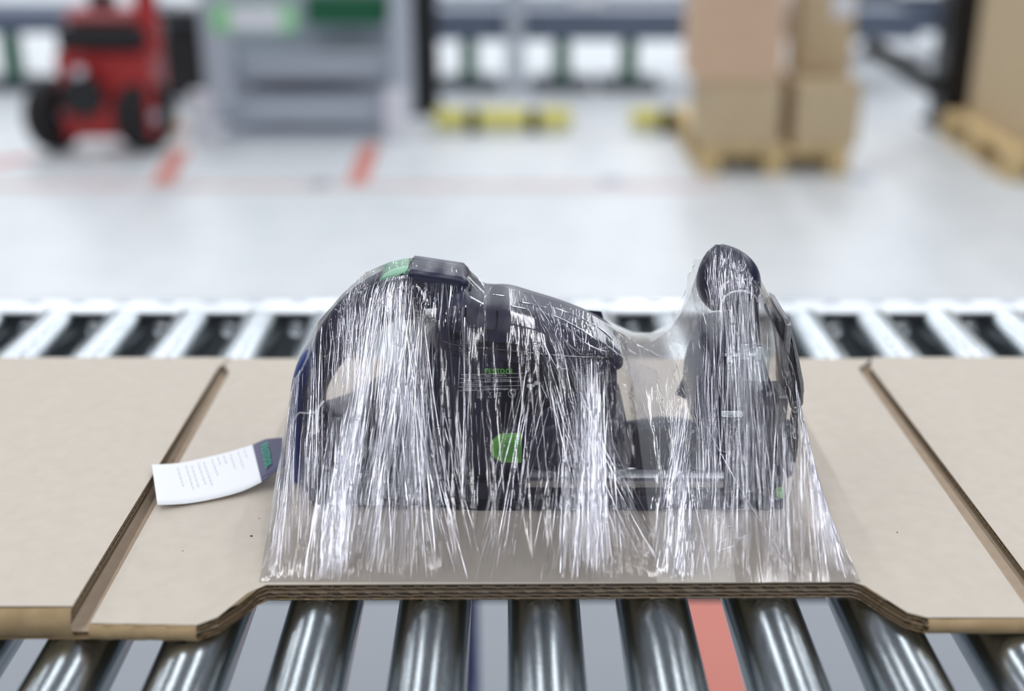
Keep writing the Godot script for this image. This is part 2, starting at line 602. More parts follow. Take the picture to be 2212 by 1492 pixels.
# liners and waved flutes seen on a cut edge; path in plan, inward: which way the board lies
func cut_edge(parent: Node3D, path: Array, inward: Vector2, liners: Array, top: Callable, deep := 0.009) -> void:
	var dense := []
	for i in path.size() - 1:
		var a: Vector2 = path[i]
		var b: Vector2 = path[i + 1]
		var n := maxi(2, int(a.distance_to(b) / 0.0011))
		for k in n: dense.append(a.lerp(b, float(k) / n))
	dense.append(path[-1])
	for li in liners.size():
		var st := begin()
		for i in dense.size() - 1:
			var a: Vector2 = dense[i]
			var b: Vector2 = dense[i + 1]
			var j := func(p: Vector2): return 0.0003 * sin(p.x * 410.0 + li * 2.0) + 0.0002 * sin(p.x * 1130.0 + p.y * 700.0 + li)
			var ya: float = top.call(a) + liners[li] + (j.call(a) if li > 0 else 0.0)
			var yb: float = top.call(b) + liners[li] + (j.call(b) if li > 0 else 0.0)
			var th := 0.0005
			var ai := a + inward * deep
			var bi := b + inward * deep
			quad(st, Vector3(a.x, ya, a.y), Vector3(b.x, yb, b.y), Vector3(b.x, yb - th, b.y), Vector3(a.x, ya - th, a.y))
			quad(st, Vector3(a.x, ya - th, a.y), Vector3(b.x, yb - th, b.y), Vector3(bi.x, yb - th, bi.y), Vector3(ai.x, ya - th, ai.y))
			quad(st, Vector3(a.x, ya, a.y), Vector3(b.x, yb, b.y), Vector3(bi.x, yb, bi.y), Vector3(ai.x, ya, ai.y))
		put("liner", done(st), M.liner, parent)
	for li in liners.size() - 1:
		var hi: float = liners[li] - 0.0005
		var lo: float = liners[li + 1]
		if hi - lo < 0.0012: continue
		var st := begin()
		var wave := func(p: Vector2): return lerpf(lo, hi, 0.5 + 0.5 * clampf(1.5 * sin(TAU * (p.y * 1.0 / 0.0068) + li * 1.7 + 0.4 * sin(p.x * 60.0)), -1.0, 1.0))
		var back := 0.0006
		for i in dense.size() - 1:
			var a: Vector2 = dense[i] + inward * back
			var b: Vector2 = dense[i + 1] + inward * back
			var ya: float = top.call(a) + wave.call(a)
			var yb: float = top.call(b) + wave.call(b)
			var th := 0.00035
			var ai := a + inward * deep
			var bi := b + inward * deep
			quad(st, Vector3(a.x, ya, a.y), Vector3(b.x, yb, b.y), Vector3(b.x, yb - th, b.y), Vector3(a.x, ya - th, a.y))
			quad(st, Vector3(a.x, ya, a.y), Vector3(b.x, yb, b.y), Vector3(bi.x, yb, bi.y), Vector3(ai.x, ya, ai.y))
		put("flute", done(st), M.flute, parent)

# the fold at the front of a flap: a rounded band from the upper to the lower board
func fold_band(parent: Node3D, a: Vector2, b: Vector2, y_top: float, y_low: float, bulge: float) -> void:
	var rows := []
	var n := 10
	var m := 40
	for i in n + 1:
		var w := float(i) / n
		var row := PackedVector3Array()
		for j in m + 1:
			var s := float(j) / m
			var p := a.lerp(b, s)
			var wob := 0.0005 * sin(s * 23.0 + 1.0) + 0.0003 * sin(s * 61.0)
			var y := lerpf(y_top, y_low, w) + wob * w
			var c := sin(PI * clampf(w * 0.92 + 0.04, 0.0, 1.0))
			row.append(Vector3(p.x, y, p.y + bulge * pow(c, 0.6) + wob * 0.6))
		rows.append(row)
	put("folded_edge", sheet(rows), M.card_fold, parent, "browner folded front edge")
	# crease perforations
	for k in 3:
		var s := 0.22 + 0.3 * k
		var p := a.lerp(b, s)
		var len := minf(0.022, a.distance_to(b) * 0.2)
		put("perforation", box(Vector3(p.x, y_top - 0.0004, p.y + 0.0016), Vector3(len, 0.0010, 0.0014), 0.0002), M.card_fold, parent)

func cardboard() -> void:
	var t := thing("cardboard_blank", Vector3(0.02, AXIS_Y + 0.025, -0.9), "beige double-wall cardboard blank folded flat under the wrapped tool", "cardboard")
	var flat := func(_p: Vector2): return CARD_Y
	# left flap, sprung up a little towards its folded front
	var zb := on_y(0, 773, CARD_Y).y
	var back_z := on_y(480, 774, CARD_Y).z
	var lift := func(p: Vector2): return CARD_Y + 0.0095 * clampf((p.y - back_z) / 0.43, 0.0, 1.0) + 0.0012
	var ls0 := on_y(472, 797, CARD_Y)
	var ls1 := on_y(157, 1312, CARD_Y + 0.0095)
	var left := [Vector2(-0.66, back_z), Vector2(ls0.x + 0.006, back_z), Vector2(ls0.x, ls0.z), Vector2(ls1.x, ls1.z), Vector2(-0.66, ls1.z + 0.001)]
	put("flap", plate(left, lift, 0.0005), M.card, t, "left flap with its front edge sprung up")
	cut_edge(t, [Vector2(ls0.x, ls0.z), Vector2(ls1.x, ls1.z)], Vector2(-1, 0), [-0.0005, -0.0028, -0.0052], lift, 0.02)
	fold_band(t, Vector2(-0.66, ls1.z + 0.001), Vector2(ls1.x, ls1.z), CARD_Y + 0.0107, CARD_Y - 0.0105, 0.007)
	# middle panel with the cut-out at its front
	var m0 := plan([[495, 805], [195, 1345]])
	var front_l := plan([[425, 1349], [470, 1332], [535, 1280], [575, 1262]])
	var front_r := plan([[1842, 1256], [1868, 1264], [1960, 1322], [2003, 1333]])
	var r0 := plan([[1854, 796], [2280, 1400]])
	var r_in: Vector2 = (r0[0] as Vector2).lerp(r0[1], 0.0)
	var zfront_r: float = (front_r[3] as Vector2).y
	var rl: Vector2 = r0[0].lerp(r0[1], inverse_lerp(r0[0].y, r0[1].y, zfront_r))
	var mid := [Vector2(m0[0].x - 0.016, back_z + 0.0), m0[0], m0[1]]
	mid.append_array(front_l)
	mid.append_array(front_r)
	mid.append_array([rl, r0[0], Vector2(r0[0].x + 0.02, back_z)])
	put("panel", plate(mid, flat, 0.0005), M.card, t, "middle panel under the tool")
	# right flap
	var q0 := plan([[1880, 795], [2260, 1300]])
	var ql: Vector2 = q0[0].lerp(q0[1], inverse_lerp(q0[0].y, q0[1].y, zfront_r))
	var flap_r := [Vector2(r0[0].x + 0.02, back_z), q0[0], ql, Vector2(0.72, zfront_r), Vector2(0.72, back_z)]
	var lift_r := func(p: Vector2): return CARD_Y + 0.0014
	put("flap", plate(flap_r, lift_r, 0.0005), M.card, t, "right flap")
	cut_edge(t, [q0[0], ql], Vector2(1, 0), [-0.0005, -0.0028, -0.0052], lift_r, 0.02)
	# lower board, seen in the slots
	var low_poly := [Vector2(-0.66, back_z), Vector2(-0.66, m0[1].y + 0.001), m0[1]]
	low_poly.append_array(front_l)
	low_poly.append_array(front_r)
	low_poly.append_array([Vector2(0.72, zfront_r), Vector2(0.72, back_z)])
	var low := func(_p: Vector2): return CARD_Y - 0.0062
	put("lower_board", plate(low_poly, low, 0.0005), M.card_inner, t)
	var floor_y := func(_p: Vector2): return AXIS_Y + 0.0256
	put("lower_liner", plate(low_poly, floor_y, 0.0005), M.card_fold, t)
	# raw edge along the cut-out: two double-wall boards
	var rim := front_l.duplicate()
	rim.append_array(front_r)
	var ly := [-0.0005, -0.0030, -0.0056, -0.0064, -0.0090, -0.0114]
	var edge_l := front_l.duplicate()
	cut_edge(t, edge_l, Vector2(0.55, -0.83), ly, flat, 0.018)
	cut_edge(t, [front_l[3], front_r[0]], Vector2(0, -1), ly, flat, 0.004)
	cut_edge(t, front_r, Vector2(-0.55, -0.83), ly, flat, 0.018)
	fold_band(t, m0[1], front_l[0], CARD_Y, CARD_Y - 0.0112, 0.0045)
	fold_band(t, front_r[3], Vector2(0.72, zfront_r), CARD_Y, CARD_Y - 0.0112, 0.0045)
	# crease across the flap and torn corner at the slot
	var tn := on_y(172, 1366, CARD_Y - 0.011)
	put("torn_corner", box(tn, Vector3(0.03, 0.0016, 0.008), 0.0006, Basis(Vector3.UP, 0.15)), M.card_fold, t)
	# crumbs lying on the board
	for c in [[543, 1158, 0.0016], [374, 995, 0.0009], [1938, 1150, 0.0008], [560, 1120, 0.0006], [395, 1190, 0.0006]]:
		var w := on_y(c[0], c[1], CARD_Y)
		var o := put("paper_crumb", box(w + Vector3(0, 0.0003, 0), Vector3(c[2], 0.0006, c[2] * 0.8), 0.0001, Basis(Vector3.UP, float(c[0]))), M.chip)
		tag(o, "tiny dark paper crumb lying on the cardboard", "crumb", "crumbs on the cardboard")

# ---------------------------------------------------------------- pallets and cartons
func make_pallet(t: Node3D, c: Vector3, turn: float, wide: float, deep: float) -> void:
	var b := Basis(Vector3.UP, turn)
	var w := func(x, y, z): return c + b * Vector3(x, y, z)
	for i in 5:
		var x := lerpf(-wide / 2 + 0.07, wide / 2 - 0.07, i / 4.0)
		put("deck_board", box(w.call(x, 0.133, 0), Vector3(0.13, 0.022, deep), 0.003, b), M.wood, t)
	for i in 3:
		var z := lerpf(-deep / 2 + 0.07, deep / 2 - 0.07, i / 2.0)
		put("stringer", box(w.call(0, 0.111, z), Vector3(wide, 0.022, 0.14), 0.003, b), M.wood, t)
		for k in 3:
			var x := lerpf(-wide / 2 + 0.05, wide / 2 - 0.05, k / 2.0)
			put("block", box(w.call(x, 0.061, z), Vector3(0.1, 0.078, 0.14), 0.003, b), M.wood, t)
	for k in 3:
		var x := lerpf(-wide / 2 + 0.05, wide / 2 - 0.05, k / 2.0)
		put("skid", box(w.call(x, 0.011, 0), Vector3(0.1, 0.022, deep), 0.003, b), M.wood, t)

func carton(lo: Vector3, hi: Vector3, m: Material, label: String, tape_on := true, lighter_top := false, turn := 0.0) -> Node3D:
	var c := (lo + hi) / 2.0
	var s := hi - lo
	var base := Vector3(c.x, lo.y, c.z)
	var b := Basis(Vector3.UP, turn)
	var t := thing("carton", base, label, "box", "cartons stacked on the pallets")
	put("body", box(c, s, 0.006, b), m, t)
	for k in [-1, 1]:
		put("top_flap", box(base + b * Vector3(0, s.y + 0.003, k * s.z * 0.25), Vector3(s.x - 0.01, 0.006, s.z * 0.49), 0.001, b), m, t)
	if tape_on:
		put("tape", box(base + b * Vector3(0, s.y + 0.0065, 0), Vector3(s.x, 0.001, 0.06), 0.0, b), M.liner, t)
	return t

func pallets() -> void:
	var a := on_y(1512, 379, 0.0)
	var e := on_y(1832, 379, 0.0)
	var wide := e.x - a.x
	var c := Vector3((a.x + e.x) / 2.0, 0, a.z - 0.6)
	var t := thing("pallet", c, "wooden pallet carrying four brown cartons in the aisle", "pallet", "")
	make_pallet(t, c, 0.0, wide, 1.2)
	var z := a.z - 0.02
	var l0 := on_z(1528, 330, z); var l1 := on_z(1692, 182, z)
	carton(Vector3(l0.x - 0.03, 0.144, z - 0.5), Vector3(l1.x, l1.y, z), M.carton2, "plain brown carton under the tall reddish carton on the pallet", true)
	var r0 := on_z(1712, 330, z); var r1 := on_z(1866, 182, z)
	carton(Vector3(r0.x, 0.144, z - 0.5), Vector3(r1.x, r1.y, z), M.carton2, "brown carton with pale open-faced top beside the one under the tall carton", false, true)
	var u0 := on_z(1500, 172, z - 0.005); var u1 := on_z(1706, -60, z - 0.005)
	carton(Vector3(u0.x, l1.y + 0.009, z - 0.5), Vector3(u1.x, u1.y + 0.1, z - 0.005), M.carton, "tall reddish brown carton stacked on the plain carton", true)
	var zz := z - 0.27
	var v0 := on_z(1722, 140, zz); var v1 := on_z(1858, -60, zz)
	var k := carton(Vector3(v0.x, r1.y + 0.009, zz - 0.3), Vector3(v1.x, v1.y + 0.1, zz), M.carton2, "brown carton with a white sticker, behind the pale carton top", true)
	var s := on_z(1822, 10, zz)
	put("sticker", box(s + Vector3(0, 0, 0.002), Vector3(0.11, 0.12, 0.001), 0.0), M.pale, k, "white sticker")
	# the pallet at the right edge
	var p := on_y(2170, 392, 0.0)
	var q := on_y(2030, 292, 0.0)
	var d := (q - p)
	var turn := atan2(-d.x, -d.z)
	var bb := Basis(Vector3.UP, turn)
	var c2: Vector3 = (p + q) / 2.0 + bb * Vector3(0.4, 0, 0)
	var t2 := thing("pallet", c2, "wooden pallet standing askew with a tall grey-brown carton on it", "pallet", "")
	make_pallet(t2, c2, turn, 0.8, maxf(1.2, d.length()))
	var b0 := c2 + bb * Vector3(0.06, 0, -0.02)
	carton(b0 + Vector3(-0.33, 0.144, -0.52), b0 + Vector3(0.33, 1.3, 0.52), M.carton2, "tall grey-brown carton on the askew pallet", true, false, turn)

# ---------------------------------------------------------------- rack, cart and posts in the aisle
func rect(u0: float, v0: float, u1: float, v1: float, z: float, deep: float, r := 0.004) -> ArrayMesh:
	var a := on_z(u0, v1, z)
	var b := on_z(u1, v0, z)
	return box2(Vector3(a.x, a.y, z - deep), Vector3(b.x, b.y, z), r)

func rack_and_cart() -> void:
	# grey steel rack
	var f0 := on_y(436, 306, 0.0)
	var z := f0.z
	var c := on_y(650, 306, 0.0)
	var t := thing("steel_rack", Vector3(c.x, 0, z - 0.3), "grey sheet-steel rack with white feet and closed back", "rack")
	for k in [[415, 456, 200], [832, 880, 192]]:
		var a := on_z(k[0], 306, z)
		var b := on_z(k[1], k[2], z)
		put("foot", box2(Vector3(a.x, 0, z - 0.08), Vector3(b.x, b.y, z), 0.006), M.pale, t, "white foot")
	for k in [[444, 490], [848, 886]]:
		var a := on_z(k[0], 210, z - 0.02)
		var b := on_z(k[1], 0, z - 0.02)
		put("upright", box2(Vector3(a.x, a.y - 0.1, z - 0.1), Vector3(b.x, 1.7, z - 0.02), 0.006), M.grey, t)
	var x0 := on_z(470, 200, z - 0.1).x
	var x1 := on_z(852, 200, z - 0.1).x
	put("back_panel", box2(Vector3(x0, 0.06, z - 0.56), Vector3(x1, 1.6, z - 0.54), 0.004), M.grey, t)
	for k in [[286, 0.13], [206, 0.42], [112, 0.78]]:
		var p := on_z(600, k[0], z - 0.1)
		put("shelf", box2(Vector3(x0, p.y - 0.03, z - 0.54), Vector3(x1, p.y, z - 0.1), 0.004), M.grey, t)
	put("front_panel", rect(470, 205, 852, 268, z - 0.12, 0.02), M.grey, t)
	put("drawer_front", rect(470, 112, 852, 170, z - 0.14, 0.02), M.grey, t)
	put("inner_panel", rect(486, 72, 846, 108, z - 0.3, 0.02), M.grey, t)
	var s := thing("bin_label", on_z(548, 72, z - 0.05), "white sign with pale green ends on the rack", "sign")
	put("plate", rect(456, 10, 638, 70, z - 0.004, 0.012), M.leafgreen, s)
	put("paper", rect(500, 14, 606, 66, z - 0.001, 0.003), M.pale, s)
	var g := thing("storage_bin", on_z(745, 56, z - 0.1), "dark green plastic bin on the rack beside the white sign", "bin")
	put("body", rect(660, 4, 832, 56, z - 0.09, 0.25, 0.02), M.darkgreen, g)
	put("rim", rect(654, -8, 838, 6, z - 0.08, 0.27, 0.01), M.darkgreen, g)
	# red wheeled cart
	var w0 := on_y(100, 342, 0.0)
	var cz := w0.z
	var k2 := on_y(215, 336, 0.0)
	var t2 := thing("red_cart", Vector3(k2.x, 0, cz - 0.2), "red two-wheeled strapping cart with black tyres and black top", "cart")
	var r0 := on_z(100, 340, cz)
	for k in [[105, 0.205, 0.04], [300, 0.20, 0.0]]:
		var p := on_z(k[0], 300, cz - k[2])
		var w := put("wheel", lathe([Vector2(0, 0.0), Vector2(0, 0.12), Vector2(-0.01, 0.15), Vector2(0.0, k[1] - 0.02), Vector2(0.03, k[1]), Vector2(0.09, k[1]), Vector2(0.12, k[1] - 0.02), Vector2(0.13, 0.15), Vector2(0.12, 0.12), Vector2(0.12, 0.0)], Vector3(p.x - 0.06, k[1], cz - 0.22), Vector3(0.86, 0, 0.5 if k[0] > 200 else 0.35), 28), M.tyre, t2)
		put("hub", lathe([Vector2(-0.03, 0.0), Vector2(-0.03, 0.035), Vector2(0.15, 0.035), Vector2(0.15, 0.0)], Vector3(p.x - 0.06, k[1], cz - 0.22), Vector3(0.86, 0, 0.5 if k[0] > 200 else 0.35), 14), M.grey, w)
	put("body", rect(190, 110, 318, 300, cz - 0.12, 0.34, 0.02), M.red, t2)
	put("lower_frame", rect(160, 225, 290, 296, cz - 0.06, 0.1, 0.01), M.red, t2)
	put("side_post", rect(140, 110, 185, 300, cz - 0.1, 0.06, 0.01), M.red, t2)
	put("side_post", rect(300, -40, 330, 120, cz - 0.1, 0.06, 0.01), M.red, t2)
	put("top_panel", rect(122, 58, 312, 108, cz - 0.08, 0.42, 0.015), M.black, t2)
	put("reel", lathe([Vector2(0, 0.0), Vector2(0, 0.11), Vector2(0.03, 0.12), Vector2(0.06, 0.11), Vector2(0.06, 0.0)], on_z(178, 205, cz - 0.05), Vector3(0.3, 0, 1), 20), M.black, t2)
	put("knob", lathe([Vector2(0, 0.0), Vector2(0, 0.03), Vector2(0.04, 0.025), Vector2(0.05, 0.0)], on_z(172, 155, cz - 0.02), Vector3(0, 0, 1), 14), M.pale, t2)
	put("top_hood", rect(130, 20, 300, 58, cz - 0.12, 0.36, 0.04), mat(c8(170, 90, 92), 0.4), t2)
	put("hood_vent", rect(190, -20, 240, 24, cz - 0.16, 0.1, 0.02), M.black, t2)
	# black bin behind the cart
	var bz := on_y(390, 225, 0.0).z
	var t3 := thing("black_bin", Vector3(on_z(390, 200, bz).x, 0, bz - 0.2), "black plastic bin standing between the red cart and the rack", "bin")
	put("body", rect(345, 52, 458, 212, bz, 0.4, 0.03), M.black, t3)
	put("rim", rect(338, 40, 448, 52, bz + 0.01, 0.42, 0.01), M.grey_dark, t3)
	put("lid", rect(338, 22, 448, 46, bz + 0.01, 0.42, 0.02), M.black, t3)
	put("base", box2(Vector3(on_z(360, 200, bz).x, 0, bz - 0.36), Vector3(on_z(430, 200, bz).x, 0.08, bz - 0.04), 0.01), M.pale, t3)
	# small yellow bumper by the cart wheel
	var yb := on_y(362, 282, 0.0)
	var t4 := thing("yellow_bumper", yb, "small yellow bumper block behind the red cart's wheel", "bumper")
	put("block", box(yb + Vector3(0, 0.07, 0), Vector3(0.12, 0.14, 0.12), 0.02), M.yellow, t4)
	put("foot", box(yb + Vector3(0, 0.01, 0), Vector3(0.2, 0.02, 0.16), 0.004), M.tape_red, t4)
	# black column next to the rack
	var pz := on_y(922, 243, 0.0)
	var t5 := thing("black_column", pz, "narrow black steel column beside the grey rack", "column")
	put("shaft", box(pz + Vector3(0, 1.4, 0), Vector3(0.17, 2.8, 0.17), 0.006), M.black, t5)
	put("base_plate", box(pz + Vector3(0, 0.01, 0), Vector3(0.26, 0.02, 0.26), 0.004), M.black, t5)
	put("tag", box(pz + Vector3(-0.1, 0.22, 0.06), Vector3(0.03, 0.12, 0.05), 0.004), mat(c8(220, 180, 180), 0.6), t5, "pinkish tag")
	# broad black column at the right, with a brace
	var q := on_y(2062, 272, 0.0)
	var t6 := thing("black_column", q, "broad black steel column with a slanting brace beside the askew pallet", "column")
	put("shaft", box(q + Vector3(0, 1.4, 0), Vector3(0.28, 2.8, 0.24), 0.006), M.black, t6)
	put("base_plate", box(q + Vector3(0, 0.01, 0), Vector3(0.36, 0.02, 0.34), 0.004), M.black, t6)
	var b0 := on_z(2020, 190, q.z)
	var b1 := on_z(1872, 92, q.z)
	put("brace", tube(PackedVector3Array([b0, b1]), [0.055, 0.055], 10), M.black, t6)
	# yellow and black floor barriers
	for k in [[940, 1232, "yellow and black floor barrier beside the narrow black column", [1022, 1152]], [1362, 1560, "yellow and black floor barrier running behind the carton pallet", [1438]]]:
		var p0 := on_y(k[0], 284, 0.0)
		var p1 := on_y(k[1], 284, 0.0)
		var tb := thing("floor_barrier", (p0 + p1) / 2.0, k[2], "barrier", "yellow barriers on the floor")
		var cuts: Array = [k[0]]
		cuts.append_array(k[3])
		cuts.append(k[1])
		for i in cuts.size() - 1:
			var s0 := on_y(cuts[i] + (13 if i > 0 else 0), 284, 0.0)
			var s1 := on_y(cuts[i + 1] - (13 if i < cuts.size() - 2 else 0), 284, 0.0)
			put("yellow_section", tube(PackedVector3Array([s0 + Vector3(0, 0.08, 0), s1 + Vector3(0, 0.08, 0)]), [Vector2(0.06, 0.06)], 16, Vector3(0, 1, 0)), M.yellow, tb)
		for u in k[3]:
			var sp := on_y(u, 284, 0.0)
			put("black_post", box(sp + Vector3(0, 0.065, 0), Vector3(0.07, 0.13, 0.11), 0.01), M.black, tb)

# ---------------------------------------------------------------- conveyor line at the far side
func far_line() -> void:
	var z := on_y(1200, 196, 0.0).z
	var t := thing("far_conveyor", Vector3(0, 0, z - 0.3), "slate grey conveyor line on green stands at the far side of the aisle", "conveyor")
	var a := on_z(930, 88, z)
	var b := on_z(1500, 22, z)
	put("side_beam", box2(Vector3(a.x, a.y, z - 0.06), Vector3(b.x + 1.6, b.y, z), 0.01), M.slate, t)
	put("side_beam", box2(Vector3(a.x, a.y, z - 0.66), Vector3(b.x + 1.6, b.y, z - 0.6), 0.01), M.slate, t)
	put("belt", box2(Vector3(a.x, b.y - 0.06, z - 0.6), Vector3(b.x + 1.6, b.y - 0.03, z - 0.06), 0.004), M.grey, t)
	put("upper_rail", rect(930, -12, 1490, 12, z - 0.1, 0.05), M.grey, t)
	for u in [1013, 1213, 1358]:
		var p := on_z(u, 190, z)
		put("stand", box2(Vector3(p.x - 0.06, 0.05, z - 0.12), Vector3(p.x + 0.06, a.y, z - 0.02), 0.01), M.darkgreen, t, "green stand")
		put("stand_foot", box2(Vector3(p.x - 0.22, 0, z - 0.3), Vector3(p.x + 0.22, 0.07, z + 0.04), 0.02), M.grey_dark, t)
	var up := on_z(1112, 190, z + 0.1)
	put("cable_duct", box2(Vector3(up.x - 0.06, 0, z + 0.02), Vector3(up.x + 0.06, 1.8, z + 0.1), 0.006), M.grey, t, "pale upright duct")
	var pl := on_z(1268, 0, z + 0.04)
	put("round_cover", lathe([Vector2(0, 0.0), Vector2(0, 0.15), Vector2(0.03, 0.14), Vector2(0.05, 0.0)], Vector3(pl.x, b.y + 0.16, z + 0.0), Vector3(0, 0, 1), 24), M.pale, t)
	# the same line going on at the left edge
	var t2 := thing("far_conveyor", Vector3(-3.9, 0, z - 0.3), "slate blue conveyor end on green stands behind the red cart", "conveyor")
	var c := on_z(-260, 72, z)
	var d := on_z(330, 24, z)
	put("side_beam", box2(Vector3(c.x, c.y, z - 0.66), Vector3(d.x, d.y, z), 0.01), M.slate, t2)
	for u in [28, -120]:
		var p := on_z(u, 190, z)
		put("stand", box2(Vector3(p.x - 0.06, 0.05, z - 0.12), Vector3(p.x + 0.06, c.y, z - 0.02), 0.01), M.darkgreen, t2, "green stand")
		put("stand_foot", box2(Vector3(p.x - 0.24, 0, z - 0.3), Vector3(p.x + 0.24, 0.07, z + 0.04), 0.02), M.grey_dark, t2)
	# shelving further off at the right
	var rz := -10.5
	var t3 := thing("shelving", Vector3(4.0, 0, rz - 0.3), "dark blue-grey shelving between the cartons and the broad column", "shelf")
	for x in [2.6, 5.2]:
		put("upright", box2(Vector3(x, 0, rz - 0.6), Vector3(x + 0.08, 2.2, rz), 0.006), M.slate, t3)
	for y in [0.22, 0.62, 1.02]:
		put("shelf", box2(Vector3(2.68, y, rz - 0.6), Vector3(5.2, y + 0.05, rz), 0.004), M.slate, t3)
	for k in 5:
		var x := 2.75 + k * 0.48
		put("panel", box2(Vector3(x, 0.28, rz - 0.55), Vector3(x + 0.42, 0.28 + [0.28, 0.2, 0.26, 0.3, 0.24][k], rz - 0.1), 0.01), [M.grey_dark, M.slate, M.grey, M.slate, M.grey_dark][k], t3)

# ---------------------------------------------------------------- the tool
func tool_px(list: Array, z := TOOL_Z) -> Array:
	return px_poly(list, z)

func power_tool() -> void:
	var base := Vector3(0.03, CARD_Y, TOOL_Z)
	var t := thing("joining_machine", base, "navy and black power tool with looped handle and green lever, wrapped in clear film", "power tool")
	var zf := FRONT_Z
	var zb := TOOL_Z - 0.045
	# main housing (motor), outline read at the front face
	var body := curve(tool_px([[930, 1100], [905, 1080], [900, 1000], [906, 900], [925, 810], [950, 752], [965, 740], [1010, 744], [1100, 754], [1200, 764], [1290, 772], [1322, 774], [1334, 800], [1334, 900], [1328, 1020], [1322, 1086], [1310, 1098], [1200, 1100], [1000, 1101]], zf), 3, true)
	var yb := CARD_Y + 0.0006
	for i in body.size(): body[i] = Vector2(body[i].x, maxf(body[i].y, yb))
	put("housing", slab(body, zb, zf, 0.010, 5), M.navy, t)
	var rear := curve(tool_px([[668, 1075], [655, 1040], [655, 970], [680, 920], [705, 908], [760, 888], [835, 838], [890, 795], [935, 740], [960, 745], [962, 900], [960, 1060], [940, 1078], [800, 1078]], TOOL_Z + 0.024), 3, true)
	for i in rear.size(): rear[i] = Vector2(rear[i].x, maxf(rear[i].y, yb))
	put("rear_housing", slab(rear, TOOL_Z - 0.024, TOOL_Z + 0.024, 0.008, 5), M.navy, t)
	# lower trough along the foot of the housing, a shade proud
	var foot := curve(tool_px([[700, 1100], [668, 1096], [662, 1060], [676, 1024], [760, 1020], [1000, 1019], [1128, 1019], [1136, 1030], [1136, 1090], [1120, 1100], [900, 1101]], zf + 0.002), 3, true)
	for i in foot.size(): foot[i] = Vector2(foot[i].x, maxf(foot[i].y, yb))
	put("foot_housing", slab(foot, zb - 0.002, zf + 0.002, 0.009, 5), M.navy, t)
	# upper cover
	var cover := curve(tool_px([[950, 736], [940, 700], [946, 655], [960, 622], [1000, 604], [1024, 618], [1050, 632], [1100, 634], [1150, 648], [1215, 668], [1280, 694], [1325, 722], [1340, 748], [1332, 766], [1290, 772], [1200, 764], [1100, 754], [1010, 745]], TOOL_Z), 3, true)
	put("top_cover", slab(cover, TOOL_Z - 0.040, TOOL_Z + 0.046, 0.022, 8), M.navy_soft, t)
	# seam under the cover
	var seam := PackedVector3Array()
	for p in curve([Vector2(956, 735), Vector2(980, 744), Vector2(1010, 747), Vector2(1100, 757), Vector2(1200, 767), Vector2(1290, 774), Vector2(1326, 772)], 4):
		seam.append(on_z(p.x, p.y, zf + 0.0012))
	put("seam", tube(seam, [0.0007], 6), M.seam, t)
	# square switch panel outlined in the cover
	var sw := PackedVector3Array()
	for p in curve([Vector2(1006, 664), Vector2(1006, 700), Vector2(1012, 706), Vector2(1062, 712), Vector2(1072, 708), Vector2(1074, 670)], 4):
		sw.append(on_z(p.x, p.y, TOOL_Z + 0.0464))
	put("panel_groove", tube(sw, [0.0006], 6), M.seam, t)
	# looped handle at the back
	var hp := PackedVector3Array()
	var hr := []
	var hlist := [[690, 1010, 36], [672, 940, 36], [668, 880, 34], [675, 825, 34], [702, 768, 38], [744, 712, 45], [792, 668, 50], [850, 634, 50], [905, 620, 44], [960, 624, 36], [1000, 645, 32]]
	var hc := []
	for h in hlist: hc.append(Vector3(h[0], h[1], h[2]))
	for p in curve(hc, 5):
		hp.append(on_z(p.x, p.y, TOOL_Z))
		var r: float = p.z / 2830.0
		hr.append(Vector2(r, 0.019))
	put("handle", tube(hp, hr, 24, Vector3(0, 0, 1), true, 2.6), M.navy, t)
	# blue back end of the handle
	var bp := PackedVector3Array()
	var br := []
	for p in curve([Vector3(664, 1080, 20), Vector3(654, 1010, 22), Vector3(648, 930, 20), Vector3(650, 850, 20), Vector3(662, 790, 20), Vector3(684, 745, 14)], 5):
		var bq := on_z(p.x, p.y, TOOL_Z)
		bp.append(Vector3(bq.x, maxf(bq.y, CARD_Y + 0.010), bq.z))
		br.append(Vector2(p.z / 2830.0, 0.021))
	put("handle_back", tube(bp, br, 20, Vector3(0, 0, 1), true, 2.4), M.blue, t, "blue rear shell of the handle")
	# flat thumb rest on top of the handle and the pale green button before it
	var top := tool_px([[884, 578], [892, 566], [1000, 582], [1010, 592], [1020, 612], [1004, 618], [888, 600]], TOOL_Z)
	put("thumb_rest", slab(top, TOOL_Z - 0.020, TOOL_Z + 0.020, 0.004, 3), M.navy_soft, t)
	var gb := curve(tool_px([[822, 594], [836, 580], [850, 573], [874, 567], [884, 569], [882, 584], [850, 591], [834, 596]], TOOL_Z), 3, true)
	put("button", slab(gb, TOOL_Z - 0.014, TOOL_Z + 0.016, 0.004, 3), M.green_pale, t, "pale green button on the handle")
	var trig := curve(tool_px([[860, 660], [890, 655], [918, 650], [916, 676], [895, 682], [870, 680]], TOOL_Z), 3, true)
	put("trigger", slab(trig, TOOL_Z - 0.012, TOOL_Z + 0.012, 0.004, 3), M.black, t)
	# cable sleeve low at the back
	var cab := PackedVector3Array()
	for p in curve([Vector3(690, 1040, -0.870), Vector3(668, 1030, -0.885), Vector3(662, 1000, -0.92), Vector3(690, 960, -0.96), Vector3(760, 930, -0.98)], 6):
		var cq := on_z(p.x, p.y, p.z)
		cab.append(Vector3(cq.x, maxf(cq.y, CARD_Y + 0.0068), cq.z))
	put("cable", tube(cab, [0.006], 12), M.black, t)
	# green lever in a shallow dish
	var lever := []
	for k in 13:
		var a := PI / 2 + PI * k / 12.0
		var ctr := on_z(1092, 969.5, zf + 0.004)
		lever.append(Vector2(ctr.x + cos(a) * 0.0106, ctr.y + sin(a) * 0.0108))
	var le := on_z(1127, 969.5, zf + 0.004)
